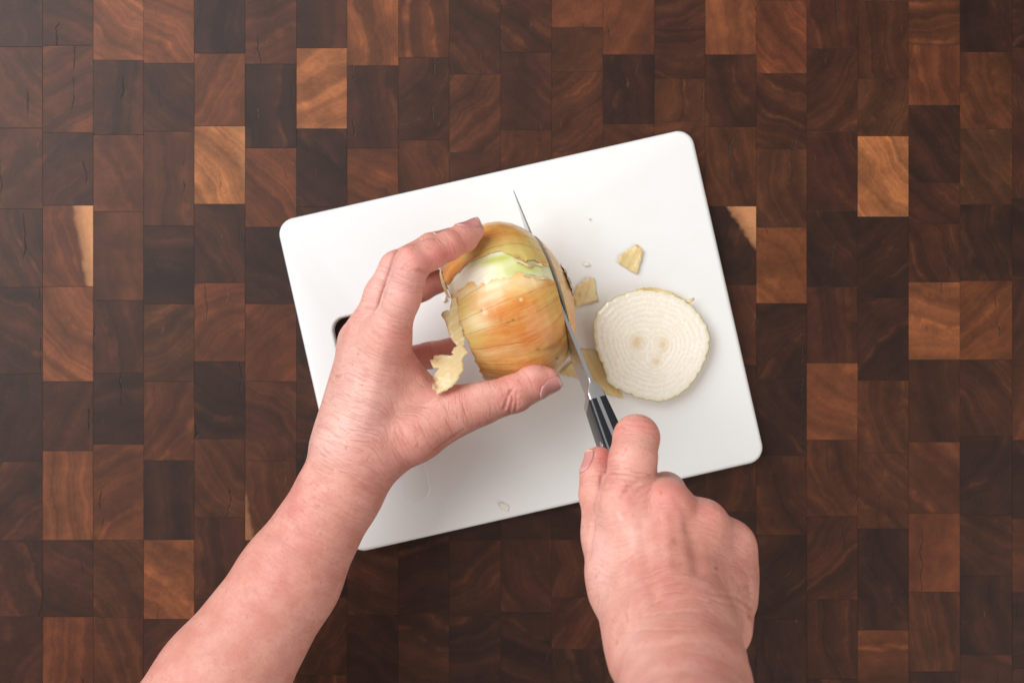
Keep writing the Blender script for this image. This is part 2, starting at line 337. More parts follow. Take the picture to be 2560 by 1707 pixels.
for side in (-1, 1):
    x = XE[0] if side < 0 else XE[-1]
    while -1450 < x < 3800:
        x2 = x + side * 117.0; y = -980 - RNG.uniform(0, 170)
        while y < 2580:
            y2 = y + RNG.uniform(170, 184)
            A, B = tp(min(x, x2), y), tp(max(x, x2), y2); add_block(A[0], B[0], B[1], A[1], -999, -999, True); y = y2
        x = x2
v, f, ca, ra, sa = [], [], [], [], []
for (xc, yc, w, h, c, ring, sp) in far_boxes:
    b = len(v)
    for z in (TZ - .5, TZ):
        for sx, sy in ((-1, -1), (1, -1), (1, 1), (-1, 1)): v.append((xc + sx * w / 2, yc + sy * h / 2, z))
    f += [(b + 4, b + 5, b + 6, b + 7)] + [(b + k, b + (k + 1) % 4, b + 4 + (k + 1) % 4, b + 4 + k) for k in range(4)]
    ca += [tuple(c)] * 8; ra += [ring] * 8; sa += [sp] * 8
fb = mesh_obj('outer_blocks', v, f, WOOD_J, table, smooth=False); fb['kind'] = 'stuff'
vattr(fb, 'tone', ca); vattr(fb, 'ring', ra); vattr(fb, 'sap', sa)

# ------------------------------------------------------------------ cutting board
def board():
    ang = math.atan(0.2265); c = P(1302.3, 851.9, 0)[:2]
    hw, hh, R = 1065.2 / PXC / 2, 852.8 / PXC / 2, 1.0
    ex = np.array([math.cos(ang), math.sin(ang)]); ey = np.array([-math.sin(ang), math.cos(ang)])
    def rr(hw, hh, R, n=12, cx=0, cy=0):
        pts = []
        for (sx, sy, a0) in ((1, 1, 0), (-1, 1, 90), (-1, -1, 180), (1, -1, 270)):
            for k in range(n + 1):
                a = math.radians(a0 + 90 * k / n); pts.append((cx + sx * (hw - R) + R * math.cos(a), cy + sy * (hh - R) + R * math.sin(a)))
        return np.array(pts)
    # grip slot near the left end, long side along the edge
    sx, sy, sw, sl, sr = -hw + 3.05, -0.55, 1.12, 4.3, 0.75
    bm = bmesh.new(); ch = 0.28; n = 6
    def loop(pts, z): return [bm.verts.new(tuple(W(np.array([*(c + ex * p[0] + ey * p[1]), z])))) for p in pts]
    def bridge(a, b):
        N = len(a)
        for k in range(N): bm.faces.new((a[k], a[(k + 1) % N], b[(k + 1) % N], b[k]))
    prof = []
    for k in range(n + 1):
        a = math.pi / 2 * k / n; prof.append((ch * (1 - math.cos(a)) * 1.0, -Z0 + .02 + ch - ch * math.sin(a)))
    outer, inner = [], []
    sec = [(ch - ch * math.cos(math.radians(90 - 90 * k / n)), -ch + ch * math.sin(math.radians(90 * 0 + 90 - 90 * k / n))) for k in range(n + 1)]
    lv = [(ch * (1 - math.sin(math.radians(90 * k / n))), -ch * (1 - math.cos(math.radians(90 * k / n)))) for k in range(n + 1)]   # (inset, z) from top to side
    lv2 = [(i, -Z0 + .01 - z) for i, z in lv][::-1]
    rings = [loop(rr(hw - i, hh - i, R - i), z) for i, z in lv + lv2]
    for a, b in zip(rings[:-1], rings[1:]): bridge(b, a)
    hch = .16
    lvh = [(hch * (1 - math.sin(math.radians(90 * k / n))), -hch * (1 - math.cos(math.radians(90 * k / n)))) for k in range(n + 1)]
    lvh2 = [(i, -Z0 + .01 - z) for i, z in lvh][::-1]
    hr = [loop(rr(sw + i, sl + i, sr + i, 12, sx, sy), z) for i, z in lvh + lvh2]
    for a, b in zip(hr[:-1], hr[1:]): bridge(a, b)
    for ro, rh in ((rings[0], hr[0]), (rings[-1], hr[-1])):
        es = []
        for L in (ro, rh):
            for k in range(len(L)): es.append(bm.edges.get((L[k], L[(k + 1) % len(L)])))
        bmesh.ops.triangle_fill(bm, use_beauty=True, use_dissolve=False, edges=es)
    bmesh.ops.recalc_face_normals(bm, faces=bm.faces[:])
    me = bpy.data.meshes.new('cutting_board'); bm.to_mesh(me); bm.free()
    me.polygons.foreach_set('use_smooth', np.ones(len(me.polygons), bool)); me.materials.append(BOARD)
    o = bpy.data.objects.new('cutting_board', me); COL.objects.link(o)
    try: me.set_sharp_from_angle(angle=math.radians(35))
    except Exception: pass
    tag(o, 'white plastic cutting board with rounded corners lying tilted on the dark wood', 'cutting board')
    # moulded oval foot
    fc = P(1034, 1190, 0)[:2]; v, f = [], []
    nn = 40
    def ov(rad, z, ln):
        L = []
        for k in range(nn):
            a = 2 * math.pi * k / nn; q = np.array([math.cos(a) * rad, math.sin(a) * rad]); q[1] += ln * (1 if math.sin(a) > 0 else -1)
            v.append([*(fc + ex * q[0] + ey * q[1]), z]); L.append(len(v) - 1)
        return L
    LL = [ov(.86, -.02, .75), ov(.84, .012, .75), ov(.79, .022, .75), ov(.73, .012, .75), ov(.70, .003, .75)]
    for a, b in zip(LL[:-1], LL[1:]):
        for k in range(nn): f.append((a[k], a[(k + 1) % nn], b[(k + 1) % nn], b[k]))
    f.append(tuple(LL[-1]))
    mesh_obj('foot', v, f, BOARD, o)
    return o
cutting_board = board()

# ------------------------------------------------------------------ hands: smooth-blended bones meshed as one skin
class Hand:
    def __init__(s, name):
        s.name = name; s.prims = []; s.creases = []; s.paint = []; s.s0 = {}
    def bone(s, a, ra, b, rb, k=0.5, grp='palm', s0=0.0, flat=None):
        s.prims.append(dict(a=P(*a), b=P(*b), ra=ra, rb=rb, k=k, grp=grp, s0=s0, flat=flat))
    def ball(s, a, r, k=0.5, grp='palm', flat=None):
        q = (a[0], a[1] + 0.01, a[2]); s.prims.append(dict(a=P(*a), b=P(*q), ra=r, rb=r, k=k, grp=grp, s0=None, flat=flat))
    @staticmethod
    def dist(pr, X, Y, Z):
        a, b = pr['a'], pr['b']; ab = b - a; L2 = float(ab @ ab) + 1e-9
        t = np.clip(((X - a[0]) * ab[0] + (Y - a[1]) * ab[1] + (Z - a[2]) * ab[2]) / L2, 0, 1)
        qx, qy, qz = X - a[0] - t * ab[0], Y - a[1] - t * ab[1], Z - a[2] - t * ab[2]
        r = pr['ra'] + (pr['rb'] - pr['ra']) * t
        if pr['flat'] is not None:
            n, f = pr['flat']; d = (qx * n[0] + qy * n[1] + qz * n[2]) * (f - 1)
            qx = qx + n[0] * d; qy = qy + n[1] * d; qz = qz + n[2] * d
        return np.sqrt(qx * qx + qy * qy + qz * qz) - r, t
    @staticmethod
    def smin(a, b, k):
        h = np.maximum(k - np.abs(a - b), 0) / k
        return np.minimum(a, b) - h * h * k * 0.25
    def bounds(s):
        lo = np.min([np.minimum(p['a'] - p['ra'], p['b'] - p['rb']) for p in s.prims], 0) - .6
        hi = np.max([np.maximum(p['a'] + p['ra'], p['b'] + p['rb']) for p in s.prims], 0) + .6
        return lo, hi
    def fill(s, prs, h, lo, shape):
        ax = [lo[i] + h * np.arange(shape[i], dtype=np.float32) for i in range(3)]
        D = np.full(shape, 9.0, np.float32)
        for p in prs:
            m = p['k'] + .7
            l = np.minimum(p['a'] - p['ra'], p['b'] - p['rb']) - m; u = np.maximum(p['a'] + p['ra'], p['b'] + p['rb']) + m
            i0 = np.clip(np.floor((l - lo) / h).astype(int), 0, shape); i1 = np.clip(np.ceil((u - lo) / h).astype(int) + 1, 0, shape)
            sl = tuple(slice(i0[i], i1[i]) for i in range(3))
            d, _ = s.dist(p, ax[0][sl[0]][:, None, None], ax[1][sl[1]][None, :, None], ax[2][sl[2]][None, None, :])
            D[sl] = s.smin(D[sl], d.astype(np.float32), p['k'])
        return D
    def field(s, h, lo, shape, join):
        groups = {}
        for p in s.prims: groups.setdefault(p['grp'], []).append(p)
        D = s.fill(groups.pop('palm'), h, lo, shape)
        fp = [p for g in groups.values() for p in g]          # the fingers only need their own corner of the grid
        l = np.min([np.minimum(p['a'] - p['ra'], p['b'] - p['rb']) for p in fp], 0) - 1.3; u = np.max([np.maximum(p['a'] + p['ra'], p['b'] + p['rb']) for p in fp], 0) + 1.3
        i0 = np.clip(np.floor((l - lo) / h).astype(int), 0, shape); i1 = np.clip(np.ceil((u - lo) / h).astype(int) + 1, 0, shape)
        sub_shape = tuple(i1 - i0); fing = None
        for g in groups.values():
            F = s.fill(g, h, lo + h * i0, sub_shape); fing = F if fing is None else s.smin(fing, F, 0.10)
        sl = tuple(slice(i0[i], i1[i]) for i in range(3)); D[sl] = s.smin(D[sl], fing, join)
        return D
    def mesh(s, h=0.1, join=0.7):
        lo, hi = s.bounds(); shape = tuple(np.ceil((hi - lo) / h).astype(int) + 1)
        D = s.field(h, lo, shape, join)
        S = D < 0
        c = np.zeros(tuple(n - 1 for n in shape), np.int8)
        for dx in (0, 1):
            for dy in (0, 1):
                for dz in (0, 1):
                    c += S[dx:shape[0] - 1 + dx, dy:shape[1] - 1 + dy, dz:shape[2] - 1 + dz]
        act = (c > 0) & (c < 8); I = np.argwhere(act)
        idx = np.full(act.shape, -1, np.int32); idx[act] = np.arange(len(I))
        acc = np.zeros((len(I), 3)); cnt = np.zeros(len(I))
        for axis in range(3):
            o1, o2 = [a for a in range(3) if a != axis]
            for u in (0, 1):
                for w in (0, 1):
                    A = I.copy(); A[:, o1] += u; A[:, o2] += w; B = A.copy(); B[:, axis] += 1
                    da = D[A[:, 0], A[:, 1], A[:, 2]]; db = D[B[:, 0], B[:, 1], B[:, 2]]
                    m = (da < 0) != (db < 0)
                    t = np.where(m, da / np.where(m, da - db, 1), 0)
                    q = A.astype(float); q[:, axis] += t
                    acc[m] += q[m]; cnt[m] += 1
        V = lo + h * acc / cnt[:, None]
        Q = []
        for axis in range(3):
            o1, o2 = [(1, 2), (2, 0), (0, 1)][axis]
            a = [slice(None)] * 3; b = [slice(None)] * 3; a[axis] = slice(0, -1); b[axis] = slice(1, None)
            ch = S[tuple(a)] != S[tuple(b)]; E = np.argwhere(ch)
            E = E[(E[:, o1] > 0) & (E[:, o2] > 0) & (E[:, o1] < shape[o1] - 1) & (E[:, o2] < shape[o2] - 1)]
            inside = S[E[:, 0], E[:, 1], E[:, 2]]
            def cell(d1, d2):
                C = E.copy(); C[:, o1] -= d1; C[:, o2] -= d2; return idx[C[:, 0], C[:, 1], C[:, 2]]
            q = np.stack([cell(1, 1), cell(0, 1), cell(0, 0), cell(1, 0)], 1)
            q[~inside] = q[~inside][:, ::-1]; Q.append(q)
        Q = np.concatenate(Q); Q = Q[(Q >= 0).all(1)]
        # relax
        ed = np.concatenate([Q[:, [0, 1]], Q[:, [1, 2]], Q[:, [2, 3]], Q[:, [3, 0]]])
        deg = np.bincount(ed.ravel(), minlength=len(V)).astype(float)
        def relax(V, w):
            Sx = np.zeros_like(V)
            for i in range(3):
                Sx[:, i] = np.bincount(ed[:, 0], V[ed[:, 1], i], len(V)) + np.bincount(ed[:, 1], V[ed[:, 0], i], len(V))
            return V + w * (Sx / deg[:, None] - V)
        for k in range(3): V = relax(V, .5); V = relax(V, -.52)
        s.V, s.Q = V, Q
        return s
    def normals(s):
        V, Q = s.V, s.Q
        n = np.cross(V[Q[:, 2]] - V[Q[:, 0]], V[Q[:, 3]] - V[Q[:, 1]]); N = np.zeros_like(V)
        for k in range(4):
            for i in range(3): N[:, i] += np.bincount(Q[:, k], n[:, i], len(V))
        return N / (np.linalg.norm(N, axis=1, keepdims=True) + 1e-12)
    def stroke_d(s, uv, pts):
        pts = np.asarray(pts, float); best = np.full(len(uv), 1e9)
        for a, b in zip(pts[:-1], pts[1:]):
            ab = b - a; t = np.clip(((uv - a) @ ab) / (ab @ ab + 1e-9), 0, 1)
            best = np.minimum(best, np.linalg.norm(uv - a - t[:, None] * ab, axis=1))
        return best
    def finish(s, label):
        N = s.normals(); uv = proj(s.V); up = smooth01((N[:, 2] + .15) / .5)
        for (pts, w, depth, zmin, zmax) in s.creases:
            d = s.stroke_d(uv, pts); m = (s.V[:, 2] > zmin) & (s.V[:, 2] < zmax)
            a = np.exp(-(d / w) ** 2) * up * m
            # fade the ends of a stroke
            s.V = s.V + N * (depth * a)[:, None]
        o = mesh_obj(s.name, s.V, s.Q, SKIN)
        al = np.zeros(len(s.V)); ws = np.zeros(len(s.V)) + 1e-9
        for p in s.prims:
            if p['s0'] is None: continue
            d, t = s.dist(p, s.V[:, 0], s.V[:, 1], s.V[:, 2])
            w = np.exp(-np.maximum(d, -.3) / .16); al += w * (p['s0'] + t * np.linalg.norm(p['b'] - p['a'])); ws += w
        fattr(o, 'along', al / ws)
        ch = dict(red=np.zeros(len(s.V)), wrinkle=np.full(len(s.V), .42), pale=np.zeros(len(s.V)), brown=np.zeros(len(s.V)))
        for (name, x, y, rx, ry, a, amt) in s.paint:
            dx, dy = uv[:, 0] - x, uv[:, 1] - y; ca, sa = math.cos(a), math.sin(a)
            e = ((dx * ca + dy * sa) / rx) ** 2 + ((-dx * sa + dy * ca) / ry) ** 2
            ch[name] += amt * np.exp(-e)
        for k in ch: fattr(o, k, np.clip(ch[k], 0, 1.6))
        tag(o, label, 'hand'); s.o = o; s.N = s.normals()
        from mathutils.bvhtree import BVHTree
        s.bvh = BVHTree.FromPolygons([tuple(x) for x in s.V], [tuple(int(i) for i in q) for q in s.Q])
        return o
    def nail(s, base, tip, nrm, width, parent, lift=0.03, over=0.12):
        """plate lying on the finger: base/tip are points (px,py,z) on the bone, nrm the way the nail faces"""
        B, T = P(*base), P(*tip); d = unit(T - B); n = unit(np.asarray(nrm, float) - d * (np.asarray(nrm, float) @ d)); wv = np.cross(d, n)
        L = np.linalg.norm(T - B); nu, nv = 14, 13; pts = []; U = []
        for i in range(nu + 1):
            u = i / nu
            wid = width * (0.90 + .14 * math.sin(math.pi * min(u * 1.1, 1))) * (min(1, (u / .16)) ** .5 if u < .16 else 1) * (1 if u < .86 else (max(0.0, 1 - ((u - .86) / .14) ** 2 * .55)))
            wid = max(wid, width * .35)
            for j in range(nv + 1):
                w = (j / nv - .5) * wid
                q = B + d * (u * L) + wv * w + n * 3.0
                hit = s.bvh.ray_cast(Vector(q), Vector(-n), 6.0)
                crown = lift * (1 - (2 * j / nv - 1) ** 4) + .004
                if hit[0] is not None and (Vector(q) - hit[0]).length < 3.6 : hp = np.array(hit[0])
                else: hp = None
                pts.append((hp, q, crown)); U.append(u)
        # fill points that overshoot the finger from their inner neighbour
        out = [None] * len(pts)
        for i in range(nu + 1):
            for j in range(nv + 1):
                hp, q, cr = pts[i * (nv + 1) + j]
                if hp is not None: out[i * (nv + 1) + j] = hp + n * cr
                else:
                    prev = out[(i - 1) * (nv + 1) + j] if i else None
                    out[i * (nv + 1) + j] = (prev + d * (L / nu)) if prev is not None else q - n * 2.4
        # never let the free end dive round the fingertip
        for j in range(nv + 1):
            for i in range(int(nu * .7), nu + 1):
                a, b = out[(i - 2) * (nv + 1) + j], out[(i - 1) * (nv + 1) + j]; cur = out[i * (nv + 1) + j]
                hmin = (b + (b - a) * .92) @ n
                if cur @ n < hmin: out[i * (nv + 1) + j] = cur + n * (hmin - cur @ n)
        V = np.array(out); F = []
        for i in range(nu):
            for j in range(nv):
                a = i * (nv + 1) + j; F.append((a, a + 1, a + nv + 2, a + nv + 1))
        nl = mesh_obj('fingernail', V, F, NAIL, parent); fattr(nl, 'nail_u', U)
        md = nl.modifiers.new('thickness', 'SOLIDIFY'); md.thickness = 0.0005; md.offset = 0
        return nl

# ---- the hand that holds the onion
H = Hand('hand')
# forearm and wrist
H.prims.append(dict(a=np.array([-23.5, -33.0, 10.8]), b=P(418, 1912, 9.5), ra=4.2, rb=3.86, k=.8, grp='palm', s0=-37., flat=None))
H.bone((418, 1912, 9.5), 3.86, (550, 1710, 8.6), 3.40, .8, s0=-24)
H.bone((550, 1710, 8.6), 3.40, (722, 1446, 7.4), 2.72, .8, s0=-17.5)
H.bone((722, 1446, 7.4), 2.72, (853, 1222, 6.6), 2.22, .8, s0=-10.5)
H.bone((853, 1222, 6.6), 2.22, (905, 1120, 6.5), 2.30, .8, s0=-5)
# back of the hand
H.bone((895, 1110, 7.0), 1.95, (963, 850, 8.0), 1.34, .9, s0=-2.5)
H.bone((872, 1110, 6.0), 1.95, (921, 842, 6.8), 1.26, .9, s0=-2.5)
H.bone((865, 1115, 5.0), 1.85, (904, 855, 5.4), 1.20, .9, s0=-2.5)
H.bone((870, 1125, 4.2), 1.70, (908, 885, 4.0), 1.15, .9, s0=-2.5)
H.bone((900, 1090, 5.2), 1.9, (945, 935, 5.4), 1.5, .9, s0=-2)
# ball of the thumb and web
H.bone((925, 1130, 6.5), 1.95, (1040, 1075, 6.9), 1.62, .8, s0=-2)
H.bone((1040, 1075, 6.9), 1.60, (1140, 1026, 7.2), 1.24, .7, s0=.7)
H.bone((960, 990, 7.0), 1.60, (1075, 1015, 6.9), 1.15, .9, s0=1.5)
H.bone((985, 905, 7.0), 1.15, (1060, 985, 6.8), 0.90, .8, s0=3)
# thumb
H.bone((1110, 1036, 7.2), 1.26, (1200, 1010, 7.25), 1.12, .35, 'thumb', s0=2.6)
H.bone((1200, 1010, 7.25), 1.12, (1287, 983, 7.15), 1.02, .35, 'thumb', s0=4.6)
H.bone((1287, 983, 7.15), 1.0, (1330, 962, 7.0), 0.90, .3, 'thumb', s0=6.5)
H.bone((1330, 962, 7.0), 0.90, (1366, 952, 6.75), 0.76, .3, 'thumb', s0=7.5)
H.ball((1335, 945, 6.7), .78, .4, 'thumb')
# index finger
H.bone((966, 846, 8.3), 1.14, (1004, 745, 9.2), .97, .4, 'index', s0=3.8)
H.bone((1004, 745, 9.2), .97, (1030, 658, 9.7), .93, .35, 'index', s0=6)
H.bone((1030, 658, 9.7), .92, (1075, 637, 9.3), .80, .25, 'index', s0=8)
H.bone((1075, 637, 9.3), .80, (1120, 615, 8.7), .79, .25, 'index', s0=9.2)
H.bone((1120, 615, 8.7), .78, (1152, 597, 8.1), .74, .25, 'index', s0=10.4)
H.bone((1152, 597, 8.1), .74, (1183, 577, 7.55), .60, .25, 'index', s0=11.3)
H.ball((1165, 602, 7.6), .60, .35, 'index')
# middle finger
H.bone((918, 842, 6.8), 1.14, (955, 738, 6.7), .95, .4, 'middle', s0=3.8)
H.bone((955, 738, 6.7), .95, (991, 670, 6.6), .93, .35, 'middle', s0=6)
H.bone((991, 670, 6.6), .90, (1078, 619, 5.8), .80, .25, 'middle', s0=8)
H.bone((1078, 619, 5.8), .80, (1126, 601, 4.9), .68, .25, 'middle', s0=10.4)
# ring finger
H.bone((903, 855, 5.4), 1.1, (975, 748, 5.2), .92, .4, 'ring', s0=3.8)
H.bone((975, 748, 5.2), .9, (1050, 718, 4.9), .80, .3, 'ring', s0=8)
H.bone((1050, 718, 4.9), .78, (1097, 703, 4.5), .68, .3, 'ring', s0=10.2)
# little finger
H.bone((908, 890, 4.0), 1.0, (990, 905, 2.7), .84, .4, 'little', s0=3.6)
H.bone((990, 905, 2.7), .82, (1075, 888, 2.5), .74, .3, 'little', s0=7)
H.bone((1075, 888, 2.5), .74, (1135, 868, 2.7), .62, .3, 'little', s0=9)
H.mesh(0.078, 0.75)
# knuckles, tendons and folds of skin
cz = (5.5, 12)
H.creases += [([(996, 628), (985, 648), (968, 699), (955, 745), (946, 775)], 5, -.10, *cz), ([(1016, 628), (1030, 640)], 16, .05, *cz), ([(985, 640), (975, 650)], 14, .04, *cz),
              ([(965, 830), (975, 850)], 26, .06, *cz), ([(915, 1050), (955, 880)], 16, .05, *cz), ([(872, 1050), (900, 900)], 16, .04, *cz),
              ([(1036, 884), (1060, 925), (1080, 950)], 9, -.05, *cz), ([(1048, 676), (1062, 682), (1070, 680)], 5, -.10, *cz),
              ([(1112, 655), (1118, 640)], 6, -.05, *cz), ([(1262, 1020), (1270, 990), (1278, 975)], 3.6, -.11, *cz), ([(1274, 1034), (1282, 1000), (1280, 980)], 3.6, -.10, *cz),
              ([(1288, 1028), (1292, 1000), (1290, 985)], 3.4, -.09, *cz), ([(1300, 1015), (1302, 996)], 2.4, -.03, *cz), ([(1255, 1000), (1262, 985)], 2.6, -.025, *cz),
              ([(760, 1195), (830, 1208), (900, 1235), (960, 1262)], 5, -.05, *cz), ([(775, 1180), (850, 1190), (950, 1225), (1000, 1220)], 4, -.035, *cz), ([(770, 1170), (860, 1168), (960, 1200), (1030, 1200)], 3.5, -.025, *cz),
              ([(1090, 1125), (1130, 1095), (1160, 1075)], 3.5, -.04, *cz), ([(1060, 1150), (1100, 1118), (1140, 1090)], 3.5, -.03, *cz), ([(1125, 1110), (1140, 1100)], 6, .03, *cz),
              ([(960, 800), (1000, 812), (1040, 826)], 2.5, -.02, *cz), ([(940, 820), (985, 830), (1035, 850)], 2.5, -.022, *cz), ([(925, 835), (975, 852), (1020, 870)], 2.5, -.022, *cz), ([(920, 850), (960, 868), (1010, 885)], 2.5, -.02, *cz), ([(1005, 785), (1040, 790)], 2.6, -.025, *cz),
              ([(1000, 650), (1030, 640)], 2.2, -.02, *cz), ([(1002, 640), (1035, 630)], 2.2, -.018, *cz), ([(1000, 662), (1028, 655)], 2.2, -.015, *cz), ([(1052, 612), (1060, 606)], 2, -.02, *cz), ([(1070, 606), (1076, 597)], 2, -.02, *cz), ([(1088, 598), (1094, 589)], 2, -.02, *cz)]
H.paint += [('pale', 880, 1000, 90, 120, .2, .42), ('pale', 985, 720, 60, 110, .3, .30), ('pale', 930, 730, 40, 90, .3, .25), ('pale', 820, 1110, 60, 70, .3, .3), ('red', 1060, 640, 90, 40, -.4, 0.14), ('brown', 560, 1560, 240, 160, -1, .16), ('red', 1020, 640, 26, 26, 0, 0.43), ('red', 980, 655, 20, 20, 0, 0.25), ('red', 1000, 830, 60, 45, 0, 0.16), ('red', 1005, 760, 26, 30, 0, 0.16), ('red', 1120, 640, 55, 30, -.4, 0.32), ('red', 1150, 615, 50, 30, -.4, 0.18), ('red', 1090, 650, 60, 20, -.4, 0.29),
            ('red', 1280, 1000, 34, 40, 0, 0.30), ('red', 1290, 945, 60, 18, 0, 0.25), ('red', 1350, 950, 40, 30, 0, 0.32), ('red', 1150, 985, 60, 16, 0, 0.20), ('red', 1030, 900, 20, 50, 0, 0.22), ('pale', 1320, 935, 40, 12, 0, .3),
            ('red', 745, 1255, 55, 45, -.9, 0.25), ('red', 1130, 1000, 9, 4, -.8, 0.43), ('brown', 1110, 1090, 60, 40, -.6, .25), ('brown', 980, 1130, 12, 9, 0, .25), ('brown', 915, 935, 9, 8, 0, .3), ('brown', 847, 942, 7, 7, 0, .4), ('brown', 990, 958, 8, 8, 0, .25),
            ('red', 700, 1400, 110, 80, -1, 0.16), ('red', 1000, 1150, 120, 70, -.6, 0.16), ('wrinkle', 930, 1090, 190, 130, -.4, 0.36), ('wrinkle', 1180, 1035, 110, 40, -.4, 0.34), ('wrinkle', 1000, 720, 80, 130, 0, 0.19), ('wrinkle', 560, 1600, 260, 230, -1, -.32),
            ('pale', 1205, 975, 40, 16, -.2, .25), ('pale', 870, 880, 40, 50, 0, .15), ('red', 930, 720, 40, 60, 0, 0.18), ('red', 985, 700, 40, 60, 0, 0.14), ('red', 1080, 720, 60, 45, 0, 0.29), ('red', 1090, 890, 80, 45, 0, 0.36)]
hand_l = H.finish('bare hand steadying the onion, forearm reaching in from the lower left')
H.nail((1336, 972, 7.1), (1396, 947, 6.75), (.20, -.62, .76), 1.05, hand_l)
H.nail((1148, 591, 8.1), (1201, 566, 7.45), (-.35, .78, .45), .92, hand_l)
H.nail((1092, 608, 6.2), (1138, 592, 5.0), (-.2, .9, .35), .86, hand_l)

# ---- the hand that holds the knife
G = Hand('hand')
G.prims.append(dict(a=np.array([6.2, -22.5, 33.0]), b=P(1733, 1900, 27.0), ra=3.3, rb=2.9, k=.8, grp='palm', s0=-20., flat=None))
G.bone((1733, 1900, 27.0), 2.9, (1714, 1715, 21.6), 2.68, .8, s0=-11)
G.bone((1714, 1715, 21.6), 2.68, (1690, 1600, 18.6), 2.72, .8, s0=-5)
G.bone((1690, 1600, 18.6), 2.72, (1680, 1520, 17.0), 2.75, .9, s0=-2)
G.ball((1775, 1655, 20.2), 1.5, .6)
G.bone((1562, 1480, 15.2), 1.52, (1634, 1630, 19.2), 2.05, .9, s0=-3)
G.bone((1635, 1520, 16.4), 1.95, (1568, 1262, 15.0), 1.28, .9, s0=0)
G.bone((1680, 1510, 16.6), 1.95, (1664, 1262, 15.2), 1.18, .9, s0=0)
G.bone((1725, 1510, 16.3), 1.85, (1757, 1312, 14.6), 1.12, .9, s0=0)
G.bone((1765, 1510, 15.6), 1.75, (1826, 1362, 13.5), 1.10, .9, s0=0)
G.bone((1814, 1500, 14.0), 1.38, (1826, 1420, 13.0), 1.25, .9, s0=.5)
G.bone((1822, 1450, 13.2), 1.25, (1800, 1570, 16.8), 1.5, .9, s0=.5)
G.bone((1640, 1480, 15.0), 2.2, (1660, 1340, 13.6), 1.7, .9, s0=1)
G.bone((1562, 1470, 15.0), 1.6, (1516, 1340, 13.8), 1.08, .9, s0=0)
G.bone((1545, 1420, 15.0), 1.4, (1545, 1290, 14.3), 1.1, .9, s0=1)
G.bone((1690, 1300, 14.0), 1.15, (1760, 1335, 13.6), 1.05, .9, s0=4)
G.bone((1760, 1335, 13.6), 1.05, (1820, 1372, 12.9), 1.05, .9, s0=4)
# thumb along the handle
G.bone((1516, 1345, 13.7), 1.06, (1495, 1235, 12.9), .92, .35, 'thumb', s0=3)
G.bone((1495, 1235, 12.9), .92, (1494, 1190, 12.5), .85, .3, 'thumb', s0=5.5)
G.bone((1494, 1190, 12.5), .84, (1497, 1152, 12.2), .74, .3, 'thumb', s0=6.5)
# index finger laid over the spine, bent at the first joint
G.bone((1568, 1255, 15.0), 1.26, (1582, 1150, 14.4), 1.12, .4, 'index', s0=5.4)
G.bone((1582, 1150, 14.4), 1.12, (1591, 1094, 13.6), 1.13, .4, 'index', s0=7.6)
G.bone((1591, 1094, 13.6), 1.08, (1590, 1090, 11.6), .90, .3, 'index', s0=9)
G.bone((1590, 1090, 11.6), .88, (1572, 1108, 10.2), .74, .3, 'index', s0=11)
